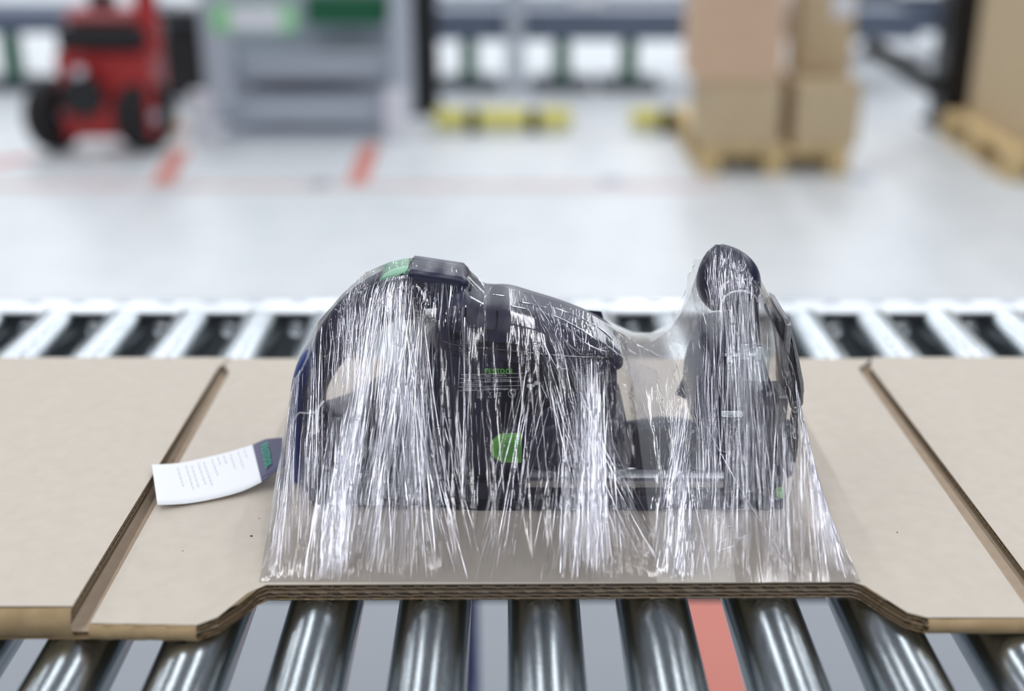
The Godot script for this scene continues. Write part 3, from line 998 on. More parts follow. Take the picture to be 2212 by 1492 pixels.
	lever.append(Vector2(le.x, le.y - 0.0108))
	lever.append(Vector2(le.x, le.y + 0.0108))
	put("lever", slab(lever, zf - 0.001, zf + 0.005, 0.0012, 3), M.green, t, "bright green lever")
	var dish := []
	for k in 13:
		var a := PI / 2 + PI * k / 12.0
		var ctr := on_z(1094, 972, zf + 0.0052)
		dish.append(Vector2(ctr.x + cos(a) * 0.0072, ctr.y + sin(a) * 0.0068))
	dish.append(Vector2(le.x - 0.001, dish[12].y))
	dish.append(Vector2(le.x - 0.001, dish[0].y))
	put("lever_dish", slab(dish, zf + 0.0045, zf + 0.0056, 0.0005, 2), mat(c8(104, 184, 76), 0.5), t, "darker green thumb dish")
	# gear case in front of the motor
	var gear := curve(tool_px([[1136, 1040], [1136, 1000], [1150, 940], [1200, 905], [1340, 902], [1352, 940], [1360, 1000], [1360, 1020]], zf - 0.004), 3, true)
	put("gear_case", slab(gear, zb + 0.01, zf + 0.003, 0.008, 4), M.navy_soft, t)
	# guide rods
	for k in [[1032, 0.0075, zf + 0.004], [1010, 0.006, zb + 0.014]]:
		var g0 := on_z(1132, k[0], k[2])
		var g1 := on_z(1560, k[0], k[2])
		put("guide_rod", lathe([Vector2(0, 0.0), Vector2(0, k[1] - 0.001), Vector2(0.001, k[1]), Vector2(g1.x - g0.x, k[1]), Vector2(g1.x - g0.x, 0.0)], g0, Vector3(1, 0, 0), 24), M.steel, t, "polished steel guide rod")
	# base plate under rods and fence
	var bl := on_z(1136, 1100, zf)
	var br2 := on_z(1690, 1100, zf)
	put("base_plate", box2(Vector3(bl.x, CARD_Y + 0.0006, zb + 0.004), Vector3(br2.x, CARD_Y + 0.012, zf + 0.004), 0.002), M.navy, t)
	put("base_step", box2(Vector3(on_z(1400, 1070, zf).x, CARD_Y + 0.012, zb + 0.01), Vector3(br2.x - 0.004, CARD_Y + 0.020, zf - 0.002), 0.002), M.plate_grey, t)
	# black bellows between motor and fence
	var bel := PackedVector3Array()
	var belr := []
	for k in 13:
		var p := on_z(lerpf(1376, 1490, k / 12.0), 972, zf - 0.018)
		bel.append(p)
		belr.append(0.0165 + (0.0014 if k % 2 == 0 else -0.0012))
	put("bellows", tube(bel, belr, 24, Vector3(0, 1, 0)), M.rubber, t, "crumpled black rubber bellows")
	# fence block: slate wedge narrowing up to the front grip
	var wedge := curve(tool_px([[1536, 1096], [1528, 1000], [1504, 930], [1506, 860], [1524, 802], [1550, 758], [1600, 748], [1642, 756], [1666, 822], [1688, 900], [1692, 1000], [1690, 1070], [1684, 1096]], zf + 0.004), 3, true)
	for i in wedge.size(): wedge[i] = Vector2(wedge[i].x, maxf(wedge[i].y, yb + 0.012))
	put("fence_block", slab(wedge, TOOL_Z - 0.03, zf + 0.002, 0.007, 4), M.navy_soft, t)
	# stem and egg-shaped grip
	var st0 := on_z(1602, 790, TOOL_Z + 0.02)
	var st1 := on_z(1598, 620, TOOL_Z)
	put("grip_stem", tube(PackedVector3Array([st0, st0.lerp(st1, 0.5), st1]), [0.0155, 0.0135, 0.0128], 24), M.black, t)
	var k0 := on_z(1588, 652, TOOL_Z + 0.004)
	var k1 := on_z(1546, 528, TOOL_Z - 0.006)
	var gp := PackedVector3Array()
	var gr := []
	for i in 15:
		var s := i / 14.0
		gp.append(k0.lerp(k1, s))
		gr.append(maxf(0.0005, 0.0232 * pow(sin(PI * clampf(0.24 + s * 0.76, 0.0, 1.0)), 0.62)))
	put("front_grip", tube(gp, gr, 28), M.navy_soft, t, "egg-shaped front grip")
	var col := PackedVector3Array()
	for k in 13:
		var a := PI * k / 12.0
		col.append(on_z(1599 - 37 * cos(a), 652 - 24 * sin(a), TOOL_Z + 0.026))
	put("grip_collar", tube(col, [0.0007], 6), M.pale, t, "pale arched rim")
	# clear depth scale with pale frame
	var zs := zf + 0.006
	put("scale_window", rect(1570, 752, 1666, 824, zs, 0.002, 0.0006), M.clear, t, "clear plastic scale window")
	for k in [[1566, 764, 1640, 770], [1570, 752, 1582, 780], [1598, 744, 1618, 776], [1634, 750, 1646, 778]]:
		put("scale_frame", rect(k[0], k[1], k[2], k[3], zs + 0.002, 0.0015, 0.0003), M.scale_pale, t)
	put("scale_screw", lathe([Vector2(0, 0.0), Vector2(0, 0.0036), Vector2(0.001, 0.0042), Vector2(0.0016, 0.003), Vector2(0.0016, 0.0)], on_z(1591, 797, zs), Vector3(0, 0.1, 1), 16), M.steel, t)
	put("depth_stop", rect(1578, 820, 1612, 880, zf + 0.004, 0.004, 0.001), M.plate_grey, t)
	put("step_plate", rect(1560, 892, 1606, 902, zf + 0.006, 0.006, 0.001), M.scale_pale, t)
	# angle quadrant and metal fence at the right
	var quad_p := curve(tool_px([[1678, 680], [1696, 690], [1712, 740], [1722, 800], [1730, 850], [1724, 868], [1700, 868], [1698, 800], [1690, 740], [1672, 700]], TOOL_Z + 0.02), 3, true)
	put("angle_quadrant", slab(quad_p, TOOL_Z - 0.02, TOOL_Z + 0.030, 0.0015, 2), M.cast_dark, t, "dark curved steel quadrant")
	var rim := tool_px([[1690, 680], [1702, 686], [1722, 760], [1734, 822], [1735, 840], [1732, 868], [1724, 868], [1724, 838], [1714, 770]], TOOL_Z + 0.028)
	put("quadrant_rim", slab(rim, TOOL_Z - 0.024, TOOL_Z + 0.032, 0.001, 2), M.cast, t, "bare metal rim of the quadrant")
	put("quadrant_facet", rect(1690, 700, 1712, 800, TOOL_Z + 0.034, 0.008, 0.001), M.cast, t)
	put("clamp_block", rect(1672, 856, 1704, 945, zf + 0.004, 0.03, 0.0015), M.cast, t, "cast metal clamp block")
	put("hinge_plate", rect(1706, 870, 1729, 938, zf + 0.002, 0.004, 0.0006), M.plate_grey, t)
	for v in [884, 928]:
		var c := on_z(1717 if v < 900 else 1712, v, zf + 0.002)
		var s := put("screw", lathe([Vector2(0, 0.0), Vector2(0, 0.0026), Vector2(0.0012, 0.0024), Vector2(0.002, 0.0012), Vector2(0.0021, 0.0)], c, Vector3(0, 0, 1), 16), M.bolt, t)
		put("screw_slot", box(c + Vector3(0, 0, 0.0021), Vector3(0.0006, 0.0022, 0.0004), 0.0), M.seam, s)
	var kc := on_z(1696, 925, zf + 0.004)
	put("hex_knob", lathe([Vector2(0, 0.0), Vector2(0, 0.0056), Vector2(0.004, 0.0056), Vector2(0.0048, 0.005), Vector2(0.0048, 0.0)], kc, Vector3(0, 0, 1), 8), mat(c8(126, 134, 138), 0.4, 0.2), t, "grey eight-sided knob")
	put("lower_bar", rect(1684, 945, 1700, 1050, zf + 0.002, 0.02, 0.001), M.cast_dark, t)
	put("lower_bar", rect(1703, 945, 1712, 1035, zf - 0.002, 0.02, 0.001), M.black, t)
	var lb := tool_px([[1714, 942], [1726, 942], [1722, 985], [1712, 1030], [1706, 1030], [1712, 985]], zf)
	put("fence_foot", slab(lb, zf - 0.03, zf, 0.0008, 2), M.cast_dark, t)
	var gk := on_z(1683, 1060, zf + 0.004)
	put("green_knob", lathe([Vector2(0, 0.0), Vector2(0, 0.0034), Vector2(0.006, 0.003), Vector2(0.007, 0.0)], gk, Vector3(0, 0, 1), 16), M.green, t, "small green knob")
	# strut across the gap, behind
	put("side_arm", tube(PackedVector3Array([on_z(1330, 940, TOOL_Z - 0.02), on_z(1430, 925, TOOL_Z - 0.02), on_z(1480, 930, TOOL_Z - 0.02), on_z(1540, 960, TOOL_Z - 0.02)]), [0.010, 0.010, 0.010, 0.010], 16), M.navy_soft, t)
	put("fence_arm", tube(PackedVector3Array([on_z(1478, 860, TOOL_Z - 0.02), on_z(1520, 770, TOOL_Z - 0.03)]), [0.008, 0.008], 12), M.black, t)
	rating_plate(t, zf + 0.0003)

# printed lettering on the housing
func rating_plate(t: Node3D, z: float) -> void:
	var plate := Node3D.new()
	plate.name = "rating_print"
	t.add_child(plate)
	var sk := Basis(Vector3(0, 0, 1), 0.0)
	var line := func(u0, v0, u1, v1):
		var a := on_z(u0, v0, z); var b := on_z(u1, v1, z)
		var d := b - a
		put("rule", box((a + b) / 2.0, Vector3(d.length(), 0.00022, 0.0002), 0.0, Basis(Vector3(0, 0, 1), atan2(d.y, d.x))), M.print, plate)
	var word := func(s, u, v, h, m, weight := 400):
		var tm := text_mesh(s, h / 3044.0, 0.0002, "Droid Sans", weight)
		tm.horizontal_alignment = HORIZONTAL_ALIGNMENT_LEFT
		tm.vertical_alignment = VERTICAL_ALIGNMENT_CENTER
		set_at("lettering", tm, m, plate, on_z(u, v, z + 0.0001), sk)
	word.call("FESTOOL", 1046, 802, 11.5, M.print_green, 700)
	for k in [[996, 809, 1130], [994, 817.5, 1130], [994, 826, 1128], [993, 835.5, 1126], [992, 843.5, 1120]]:
		line.call(k[0], k[1], k[2], k[1] - 3)
	for k in [[1039, 808, 817], [1067, 808, 816], [1048, 817, 826], [1065, 826, 834]]:
		line.call(k[0], k[1], k[0] - 0.5, k[2])
	word.call("DF 700 EQ", 1002, 813, 4.6, M.print)
	word.call("720W", 1045, 812, 4.6, M.print)
	word.call("50/60 Hz", 1074, 811, 3.9, M.print)
	word.call("Ø max. 14mm", 1001, 821.5, 4.6, M.print)
	word.call("220 - 240V 50-60Hz", 1051, 820.5, 4.2, M.print)
	word.call("S-Nr. 10036754", 1000, 830.5, 4.6, M.print)
	word.call("T", 1070, 829, 4.4, M.print)
	word.call("Wertstr. 20 - D-73240 Wendlingen", 999, 839.5, 4.9, M.print)
	word.call("CE", 1070, 852, 9.0, M.print)
	for k in [[1031, 1043, 845, 859], [1034, 1040.5, 848, 856]]:
		line.call(k[0], k[2], k[1], k[2]); line.call(k[0], k[3], k[1], k[3])
		line.call(k[0], k[2], k[0], k[3]); line.call(k[1], k[2], k[1], k[3])
	line.call(1055, 846, 1062, 857); line.call(1062, 846, 1055, 857); line.call(1056, 848, 1061, 848); line.call(1054, 858, 1063, 858)
	var yr := text_mesh("2011", 4.4 / 2860.0)
	set_at("lettering", yr, M.print, plate, on_z(1002, 852, z), Basis(Vector3(0, 0, 1), PI / 2))
	# round pictogram: helmeted figure of three pale dots in a ring
	for k in [[1143, 822, 3.2], [1143, 833, 5.0], [1158, 827, 4.6], [1147, 839, 3.6], [1152, 832, 4.0]]:
		put("pictogram_dot", lathe([Vector2(0, 0.0), Vector2(0, k[2] / 2860.0), Vector2(0.0002, k[2] / 2860.0), Vector2(0.0002, 0.0)], on_z(k[0], k[1], z), Vector3(0, 0, 1), 14), M.print, plate)
	for k in [[1108, 846, 6.0], [1106, 850, 8.0]]:
		var ring := PackedVector3Array()
		for i in 17: ring.append(on_z(k[0] + k[2] * cos(TAU * i / 16.0), k[1] + k[2] * sin(TAU * i / 16.0), z))
		put("pictogram_ring", tube(ring, [0.0002], 6), M.print, plate)

# ---------------------------------------------------------------- paper tag
func paper_tag() -> void:
	var base := on_y(450, 1040, CARD_Y)
	var t := thing("paper_tag", base, "curling white paper tag with navy end, tied to the tool by a white string", "tag")
	# upper and lower rim of the strip: pixel and height over the board
	var up := [Vector3(328, 1003, 0.013), Vector3(385, 1000, 0.010), Vector3(440, 989, 0.009), Vector3(500, 974, 0.011), Vector3(545, 960, 0.015), Vector3(575, 948, 0.020), Vector3(612, 945, 0.026)]
	var dn := [Vector3(340, 1090, 0.006), Vector3(400, 1087, 0.003), Vector3(460, 1077, 0.003), Vector3(520, 1061, 0.005), Vector3(565, 1040, 0.009), Vector3(590, 1022, 0.014), Vector3(618, 1004, 0.020)]
	var cu := curve(up, 4)
	var cd := curve(dn, 4)
	var at := func(s: float, w: float):
		var f := clampf(s, 0.0, 1.0) * (cu.size() - 1)
		var i := mini(int(f), cu.size() - 2)
		var a: Vector3 = cu[i].lerp(cu[i + 1], f - i)
		var b: Vector3 = cd[i].lerp(cd[i + 1], f - i)
		var p: Vector3 = on_y(a.x, a.y, CARD_Y + a.z)
		var q: Vector3 = on_y(b.x, b.y, CARD_Y + b.z)
		return p.lerp(q, w)
	var strip := func(s0: float, s1: float, w0: float, w1: float, rise: float, n: int, m := 8):
		var rows := []
		for i in m + 1:
			var row := PackedVector3Array()
			for j in n + 1:
				row.append(at.call(lerpf(s0, s1, float(j) / n), lerpf(w0, w1, float(i) / m)) + Vector3(0, rise, 0))
			rows.append(row)
		return sheet(rows)
	var two := func(s0: float, s1: float):
		# a sheet with a little thickness: top, underside
		var rows := []
		for e in [[0.0, 0.0], [1.0, 0.0]]: pass
		for i in 18:
			var w := (i / 8.0) if i <= 8 else (1.0 - (i - 9) / 8.0)
			var rise := 0.0 if i <= 8 else -0.0004
			var row := PackedVector3Array()
			for j in 25:
				row.append(at.call(lerpf(s0, s1, j / 24.0), clampf(w, 0.0, 1.0)) + Vector3(0, rise, 0))
			rows.append(row)
		return sheet(rows)
	put("paper", two.call(0.0, 0.667), M.paper, t)
	put("navy_end", two.call(0.667, 1.0), M.tag_navy, t, "navy printed end of the tag")
	# printed lines running across the strip
	for k in [[0.155, 0.12, 0.62], [0.21, 0.10, 0.72], [0.245, 0.12, 0.68], [0.29, 0.08, 0.66], [0.325, 0.10, 0.72], [0.375, 0.08, 0.5], [0.41, 0.06, 0.26], [0.445, 0.06, 0.28], [0.485, 0.06, 0.46], [0.54, 0.06, 0.52], [0.59, 0.06, 0.28]]:
		var w: float = k[1]
		while w < k[2]:
			var e: float = minf(k[2], w + rng.randf_range(0.05, 0.12))
			put("print_line", strip.call(k[0] + 0.03 * (w - 0.1), k[0] + 0.03 * (w - 0.1) + 0.008, w, e, 0.00015, 1, 2), M.tag_ink, t)
			w = e + 0.02
	var a: Vector3 = at.call(0.80, 0.14)
	var b: Vector3 = at.call(0.80, 0.82)
	var n: Vector3 = (at.call(0.84, 0.5) - at.call(0.76, 0.5)).normalized()
	var d := (b - a).normalized()
	var up3 := n.cross(d).normalized()
	if up3.y < 0: up3 = -up3
	var word := text_mesh("FESTOOL", 0.0085, 0.0002, "Droid Sans", 700)
	var wide := 0.0085 / 36.0 * 48.0 * 4.2
	word.horizontal_alignment = HORIZONTAL_ALIGNMENT_CENTER
	word.vertical_alignment = VERTICAL_ALIGNMENT_CENTER
	var o := set_at("lettering", word, M.tag_green, t, (a + b) / 2.0 + up3 * 0.0012, Basis(d, up3.cross(d), up3))
	o.scale = Vector3.ONE * 0.72
	# white string with its knot
	var cord := PackedVector3Array()
	for p in curve([Vector3(612, 965, -0.845), Vector3(640, 898, -0.836), Vector3(660, 892, -0.832), Vector3(683, 890, -0.832), Vector3(690, 878, -0.834), Vector3(700, 866, -0.838)], 5):
		cord.append(on_z(p.x, p.y, p.z))
	put("string", tube(cord, [0.0007], 8), M.string, t)
	for k in [[[683, 890], [686, 905], [684, 920], [688, 932]], [[684, 890], [680, 912], [683, 926], [679, 936]]]:
		var q := PackedVector3Array()
		for p in k: q.append(on_z(p[0], p[1], -0.831))
		put("string_end", tube(q, [0.0009, 0.0008, 0.0008, 0.0012], 8), M.string, t)
	put("knot", lathe([Vector2(-0.002, 0.0), Vector2(-0.0014, 0.0014), Vector2(0, 0.002), Vector2(0.0014, 0.0014), Vector2(0.002, 0.0)], on_z(683, 891, -0.831), Vector3(0.3, 1, 0), 12), M.string, t)

# ---------------------------------------------------------------- stretch film
var rim_px := [Vector2(622, 880), Vector2(640, 788), Vector2(688, 694), Vector2(740, 634), Vector2(790, 588), Vector2(840, 566), Vector2(890, 556), Vector2(950, 566), Vector2(1008, 578), Vector2(1046, 612), Vector2(1100, 622), Vector2(1150, 634), Vector2(1215, 654), Vector2(1280, 680), Vector2(1336, 716), Vector2(1372, 736), Vector2(1410, 738), Vector2(1446, 712), Vector2(1480, 664), Vector2(1506, 590), Vector2(1530, 540), Vector2(1560, 526), Vector2(1600, 540), Vector2(1636, 590), Vector2(1662, 640), Vector2(1682, 690), Vector2(1696, 790), Vector2(1708, 880), Vector2(1722, 962)]
var rim_len := []

func rim_at(u: float) -> Vector2:
	# by x for most of the way, so that u runs evenly across the picture
	var x := lerpf(622, 1722, u)
	for i in rim_px.size() - 1:
		if x <= rim_px[i + 1].x:
			var s: float = (x - rim_px[i].x) / (rim_px[i + 1].x - rim_px[i].x)
			var a: Vector2 = rim_px[maxi(i - 1, 0)]
			var d: Vector2 = rim_px[mini(i + 2, rim_px.size() - 1)]
			return rim_px[i].lerp(rim_px[i + 1], s)
	return rim_px[-1]

# how far the film is held out before the tool's middle plane, and how high that shoulder lies
var shoulder := [[622, 0.020, 0.90], [700, 0.022, 0.93], [900, 0.024, 0.93], [930, 0.038, 0.86], [955, 0.051, 0.84], [1010, 0.051, 0.86], [1050, 0.051, 0.95], [1300, 0.051, 0.95], [1335, 0.050, 0.92], [1352, 0.042, 0.84], [1380, 0.034, 0.80], [1470, 0.028, 0.82], [1510, 0.027, 0.90], [1600, 0.028, 0.92], [1645, 0.028, 0.90], [1668, 0.042, 0.86], [1722, 0.050, 0.82]]

func film_raw(u: float, w: float) -> Vector3:
	var r := rim_at(u)
	var T := on_z(r.x, r.y, TOOL_Z + 0.002)
	var B := on_y(lerpf(560, 1860, u), 1257, CARD_Y + 0.0006)
	var dz := 0.05
	var ky := 0.8
	for i in shoulder.size() - 1:
		if r.x <= shoulder[i + 1][0]:
			var s: float = clampf((r.x - shoulder[i][0]) / (shoulder[i + 1][0] - shoulder[i][0]), 0.0, 1.0)
			dz = lerpf(shoulder[i][1], shoulder[i + 1][1], s)
			ky = lerpf(shoulder[i][2], shoulder[i + 1][2], s)
			break
	var S := Vector3(lerpf(B.x, T.x, 0.86), lerpf(B.y, T.y, ky), TOOL_Z + dz)
	return B.lerp(S, w / 0.72) if w < 0.72 else S.lerp(T, (w - 0.72) / 0.28)

# w 0 at the board's front edge, 1 on the ridge of the tool
func film_at(u: float, w: float) -> Vector3:
	var e := minf(0.07, minf(w, 1.0 - w))
	var p := (film_raw(u, w - e) + film_raw(u, w) + film_raw(u, w + e)) / 3.0
	p += Vector3(0, 0.0012, 0.0016) * exp(-pow((w - 0.72) / 0.07, 2.0))
	# slack waves between pleats
	p.z += (0.0005 * sin(u * 61.0 + 2.0 * w) + 0.0003 * sin(u * 173.0 + 5.0 * w)) * sin(PI * minf(w / 0.75, 1.0))
	return p

func seen_at(p: Vector3) -> Vector2:
	var q := p - EYE
	var s := sin(deg_to_rad(PITCH))
	var c := cos(deg_to_rad(PITCH))
	var z := -q.y * s - q.z * c
	return Vector2(1106.0 + FOCAL * q.x / z, 746.0 - FOCAL * (q.y * c - q.z * s) / z)

# the place on the film that lies behind a pixel of the photograph
func film_under(x: float, v: float) -> Vector2:
	var u := clampf((x - 622.0) / 1100.0, 0.0, 1.0)
	var w := 0.5
	for k in 40:
		var q := seen_at(film_at(u, w))
		w = clampf(w + (q.y - v) / 900.0, 0.0, 1.0)
		u = clampf(u - (q.x - x) / 1300.0, 0.0, 1.0)
	return Vector2(u, w)

func film_back(u: float, w: float) -> Vector3:
	var r := rim_at(u)
	var T := on_z(r.x, r.y, TOOL_Z + 0.002)
	var B := Vector3(lerpf(-0.19, 0.26, u), CARD_Y + 0.0006, -1.115)
	var p := B.lerp(T, w)
	p += Vector3(0, 0.10, -0.10) * (T.y - B.y) * sin(PI * w)
	return p

# a crease: a flat lip of film rolled to one side, or (round) a bunched cord of it
func pleat(st: SurfaceTool, u0: float, w0: float, u1: float, w1: float, r: float, wob: float, round_: bool) -> void:
	var n := 14
	var path := PackedVector3Array()
	var ph := rng.randf() * TAU
	var fr := rng.randf_range(4.0, 11.0)
	var gap := rng.randf_range(8.0, 40.0) if rng.randf() < 0.35 else 0.0
	var roll := rng.randf_range(-0.6, 0.6)
	var twist := rng.randf_range(-0.25, 0.25)
	for i in n + 1:
		var s := float(i) / n
		var u := lerpf(u0, u1, s) + wob * sin(ph + fr * s)
		var w := lerpf(w0, w1, s)
		path.append(film_at(clampf(u, 0.0, 1.0), clampf(w, 0.0, 1.0)) + Vector3(0, 0.0003, 0.0004))
	var prev := []
	for i in n + 1:
		var s := float(i) / n
		var d := (path[mini(i + 1, n)] - path[maxi(i - 1, 0)]).normalized()
		var a := d.cross(Vector3(0, 0.5, 0.87)).normalized()
		var b := a.cross(d).normalized()
		var rr := r * clampf(8.0 * minf(s, 1.0 - s) + 0.15, 0.0, 1.0) * (0.85 + 0.3 * rng.randf())
		if gap > 0.0 and sin(ph * 3.0 + s * gap) > 0.45: rr *= 0.12
		var ring := []
		if round_:
			ring = [path[i] + a * rr, path[i] + b * rr, path[i] - a * rr]
		else:
			var t := roll + twist * sin(ph + 3.0 * s)
			var e := a * cos(t) + b * sin(t)
			var up := b * cos(t) - a * sin(t)
			ring = [path[i] + e * rr, path[i] + up * rr * 0.06, path[i] - e * rr]
		if i > 0:
			for k in 2: quad(st, prev[k], ring[k], ring[k + 1], prev[k + 1])
		prev = ring

func film() -> void:
	var base := Vector3(0.03, CARD_Y, -0.9)
	var t := thing("stretch_film", base, "clear stretch film pulled over the tool and round the cardboard, creased into white streaks", "film")
	var nu := 1300
	var nw := 64
	var rows := []
	var rn := FastNoiseLite.new()
	rn.seed = 77
	rn.noise_type = FastNoiseLite.TYPE_SIMPLEX_SMOOTH
	rn.fractal_type = FastNoiseLite.FRACTAL_RIDGED
	rn.fractal_octaves = 3
	rn.frequency = 1.0
	for i in nw + 1:
		var row := PackedVector3Array()
		var w := float(i) / nw
		for j in nu + 1:
			var u := float(j) / nu
			var x := 622.0 + 1100.0 * u
			var much := 0.12
			for c in [[760, 110, 1.0], [880, 60, 0.9], [1275, 60, 1.0], [1470, 60, 1.0], [1600, 80, 0.9], [1715, 30, 1.0], [640, 30, 0.9]]:
				much = maxf(much, c[2] * exp(-pow((x - c[0]) / c[1], 2.0)))
			var k := rn.get_noise_2d(u * 120.0 + w * 5.0, w * 1.6) + 0.6 * rn.get_noise_2d(u * 210.0 - w * 12.0 + 50.0, w * 2.0)
			row.append(film_at(u, w) + Vector3(0, 0.5, 0.85) * k * 0.00026 * much * minf(1.0, 12.0 * w) * lerpf(1.0, 0.5, smoothstep(0.6, 0.85, w)))
		rows.append(row)
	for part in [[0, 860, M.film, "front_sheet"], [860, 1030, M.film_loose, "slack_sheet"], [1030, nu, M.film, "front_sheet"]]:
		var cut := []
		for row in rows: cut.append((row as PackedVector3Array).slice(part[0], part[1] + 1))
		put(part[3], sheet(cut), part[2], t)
	var rows2 := []
	for i in 21:
		var row := PackedVector3Array()
		for j in 131: row.append(film_back(j / 130.0, i / 20.0))
		rows2.append(row)
	put("back_sheet", sheet(rows2), M.film_back, t)
	# loose, crumpled film in the gap between motor and fence, and beside the grip
	var cn := FastNoiseLite.new()
	cn.seed = 5
	cn.frequency = 1.0
	cn.fractal_octaves = 3
	for q in [[[1338, 728], [1442, 716], [1476, 900], [1392, 955], 0.012, 0.004], [[1500, 560], [1530, 560], [1530, 760], [1440, 735], 0.004, 0.003], [[1352, 770], [1420, 800], [1440, 940], [1370, 930], 0.022, 0.005]]:
		var rv := []
		for i in 41:
			var row := PackedVector3Array()
			for j in 41:
				var a := Vector2(q[0][0], q[0][1]).lerp(Vector2(q[1][0], q[1][1]), j / 40.0)
				var b := Vector2(q[3][0], q[3][1]).lerp(Vector2(q[2][0], q[2][1]), j / 40.0)
				var p := a.lerp(b, i / 40.0)
				p += Vector2(cn.get_noise_2d(i * 0.2, 9.0), cn.get_noise_2d(i * 0.2, 19.0)) * 14.0 * (1.0 if j == 0 or j == 40 else 0.4)
				var fold := absf(cn.get_noise_2d(j * 0.11 + i * 0.03, i * 0.035)) * 2.0 - 0.6
				row.append(on_z(p.x, p.y, TOOL_Z + q[4] + q[5] * fold))
			rv.append(row)
		put("loose_film", sheet(rv), M.veil, t, "milky crumpled film")
	# hem gripping the cut edge of the board
	var rows3 := []
	for i in 5:
		var row := PackedVector3Array()
		for j in 131:
			var p := film_at(j / 130.0, 0.0)
			row.append(p + Vector3(0, -0.0125 * i / 4.0, 0.0012 + 0.0006 * sin(j * 0.9) * i / 4.0))
		rows3.append(row)
	put("hem", sheet(rows3), M.film_back, t)
	# pleats: [count, bottom px, spread, top px, spread, w low, w high, radius]
	var st := begin(true)
	var st2 := begin(true)
	var bu := func(x): return (x - 560.0) / 1300.0
	var tu := func(x): return (x - 622.0) / 1100.0
	var sets := [
		[150, 715, 36, 850, 40, 0.0, 0.95, 0.00024, 0.004],
		[200, 712, 40, 770, 40, 0.0, 0.45, 0.00028, 0.004],
		[80, 790, 40, 905, 45, 0.05, 0.80, 0.00024, 0.003],
		[120, 830, 60, 862, 24, 0.40, 0.92, 0.00030, 0.004],
		[60, 900, 70, 860, 45, 0.0, 0.75, 0.00024, 0.001],
		[60, 860, 80, 940, 40, 0.0, 0.75, 0.00024, 0.001],
		[140, 740, 70, 760, 50, 0.45, 0.98, 0.00020, 0.003],
		[20, 1000, 60, 1010, 60, 0.0, 0.95, 0.00026, 0.001],
		[44, 1420, 70, 1110, 50, 0.05, 0.98, 0.00020, 0.0004],
		[44, 1060, 60, 1200, 60, 0.0, 0.70, 0.00026, 0.0006],
		[50, 1300, 80, 1180, 60, 0.1, 0.75, 0.00022, 0.0006],
		[200, 1290, 40, 1275, 28, 0.0, 0.70, 0.00026, 0.003],
		[120, 1220, 70, 1270, 60, 0.0, 0.50, 0.00024, 0.002],
		[170, 1460, 45, 1500, 40, 0.0, 0.42, 0.00030, 0.003],
		[110, 1420, 40, 1520, 30, 0.25, 0.62, 0.00020, 0.003],
		[260, 1590, 80, 1575, 62, 0.66, 1.0, 0.00017, 0.003],
		[200, 1600, 90, 1600, 50, 0.0, 0.75, 0.00013, 0.001],
		[140, 1620, 80, 1592, 48, 0.42, 0.85, 0.00015, 0.001],
		[90, 1530, 40, 1540, 30, 0.2, 0.7, 0.00018, 0.003],
		[70, 1700, 40, 1690, 16, 0.0, 0.45, 0.00018, 0.003],
		[230, 1800, 44, 1712, 10, 0.0, 0.80, 0.00022, 0.002],
		[90, 600, 26, 640, 14, 0.0, 0.95, 0.00018, 0.002],
		[60, 660, 30, 680, 20, 0.1, 0.9, 0.00018, 0.002],
		[70, 1280, 90, 1210, 90, 0.70, 1.0, 0.00030, 0.0006],
		[60, 950, 60, 950, 60, 0.70, 1.0, 0.00026, 0.002],
		[40, 970, 70, 860, 50, 0.0, 0.7, 0.00026, 0.0003],
		[40, 820, 70, 930, 50, 0.0, 0.7, 0.00026, 0.0003],
	]
	for s in sets:
		for k in int(s[0] * 1.35):
			var ub: float = bu.call(s[1] + rng.randfn(0.0, 0.6) * s[2])
			var ut: float = tu.call(s[3] + rng.randfn(0.0, 0.6) * s[4])
			var a := rng.randf()
			var b := rng.randf()
			var lo: float = lerpf(s[5], s[6], minf(a, b) * (0.9 if rng.randf() < 0.6 else 0.3))
			var hi: float = lerpf(s[5], s[6], maxf(a, b))
			if hi - lo < 0.05: hi = lo + 0.05
			var cord := k % 3 == 0
			pleat(st if cord else st2, lerpf(ub, ut, lo), lo, lerpf(ub, ut, hi), hi, s[7] * (0.26 if cord else 0.3) * exp(rng.randfn(0.0, 0.5)), s[8] * rng.randf_range(0.0, 0.3), cord)
	var o := put("pleats", done(st), M.pleat, t, "fine milky pleats of the film, white also put in for highlights")
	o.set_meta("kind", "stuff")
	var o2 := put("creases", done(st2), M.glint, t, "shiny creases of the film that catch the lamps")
	o2.set_meta("kind", "stuff")
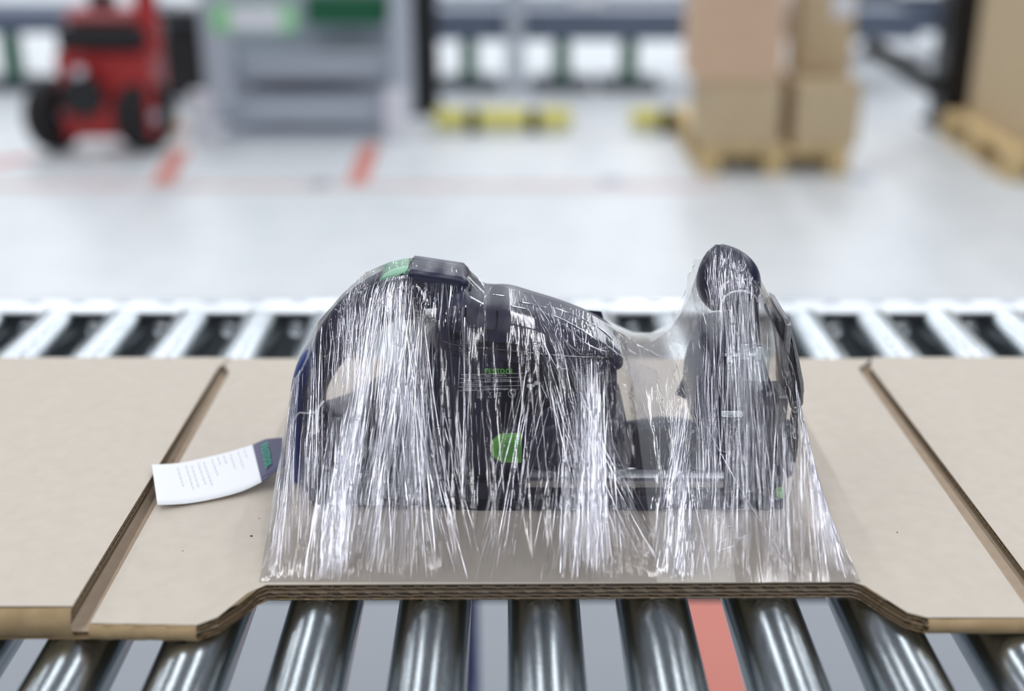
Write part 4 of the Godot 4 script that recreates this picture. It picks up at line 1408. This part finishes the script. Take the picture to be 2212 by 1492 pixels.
	# single folds that stand out, and strips modelled for glare and reflection lines, followed on the photograph: radius in tenths of a millimetre, then pixels
	var folds_and_glare := [
		[5.0, [1500, 880], [1530, 930], [1560, 985], [1590, 1040], [1620, 1090], [1650, 1140], [1690, 1205], [1720, 1252]],
		[4.5, [1452, 990], [1490, 1060], [1510, 1130], [1525, 1200], [1536, 1254]],
		[2.0, [1424, 860], [1425, 940], [1426, 1030], [1428, 1100]],
		[4.0, [1445, 800], [1440, 840], [1452, 900], [1462, 935]],
		[3.0, [1360, 780], [1385, 860], [1405, 920], [1416, 950]],
		[5.0, [1368, 740], [1400, 757], [1436, 775]], [4.0, [1404, 755], [1424, 766], [1444, 774]],
		[3.5, [1461, 786], [1466, 808], [1468, 826]], [3.0, [1472, 836], [1478, 848], [1486, 856]],
		[3.5, [1543, 1182], [1568, 1165], [1595, 1163], [1612, 1155]], [3.5, [1547, 1191], [1580, 1180], [1600, 1168], [1614, 1154]],
		[6.0, [1570, 1140], [1576, 1136], [1582, 1139]],
		[2.4, [890, 577], [950, 584], [1003, 597]], [2.0, [893, 566], [950, 573], [1006, 584]], [2.4, [1004, 597], [1012, 606], [1032, 628]],  # reflection lines along the thumb rest, modelled as bright strips
		[2.2, [782, 631], [800, 618], [828, 606], [855, 600], [886, 601]],
		[1.8, [955, 735], [975, 743], [1000, 747], [1100, 757], [1200, 767], [1290, 771], [1330, 764]],
		[10.0, [1120, 652], [1150, 658], [1180, 664]], [12.0, [1190, 680], [1225, 695], [1262, 716], [1290, 735]], [8.0, [1255, 735], [1285, 752], [1310, 760]],  # wide pale strips stand for glare on the top cover
		[9.0, [1066, 636], [1080, 638], [1092, 640]], [8.0, [1200, 665], [1250, 685], [1300, 712], [1325, 735]], [6.0, [1100, 660], [1125, 665], [1140, 668]],  # more cover glare modelled as strips
		[1.8, [698, 716], [702, 760], [712, 795], [724, 820]],
		[3.0, [1660, 1180], [1690, 1130], [1702, 1080], [1716, 1000]],
		[2.5, [640, 870], [625, 960], [605, 1100], [580, 1240]],
		[2.0, [1180, 700], [1230, 745], [1262, 772]], [2.0, [1150, 660], [1200, 690], [1258, 734]],
	]
	for f in folds_and_glare:
		var pts := []
		for k in range(1, f.size()):
			var q := film_under(f[k][0], f[k][1])
			pts.append(film_at(q.x, q.y) + Vector3(0, 0.0003, 0.0006))
		var path := PackedVector3Array(curve(pts, 6))
		var rr := []
		for k in path.size():
			var e := float(mini(k, path.size() - 1 - k)) / path.size()
			rr.append(f[0] * 0.0001 * 0.62 * clampf(0.3 + 5.0 * e, 0.0, 1.0))
		put("fold", tube(path, rr, 6), M.glint, t)  # glare strips are built here along with the real folds
	# little curls of film over the fence
	for k in 46:
		var c := Vector2(rng.randfn(1550.0, 38.0), rng.randf_range(900.0, 1130.0)) if k < 40 else Vector2(rng.randfn(1240.0, 50.0), rng.randf_range(690.0, 760.0))
		var pts := []
		var a := rng.randf() * TAU
		var p2 := c
		for i in 5:
			pts.append(p2)
			a += rng.randf_range(-1.0, 1.0)
			p2 += Vector2(cos(a), sin(a)) * rng.randf_range(3.0, 8.0)
		var path := PackedVector3Array()
		for q2 in curve(pts, 3):
			var q := film_under(q2.x, q2.y)
			path.append(film_at(q.x, q.y) + Vector3(0, 0.0003, 0.0006))
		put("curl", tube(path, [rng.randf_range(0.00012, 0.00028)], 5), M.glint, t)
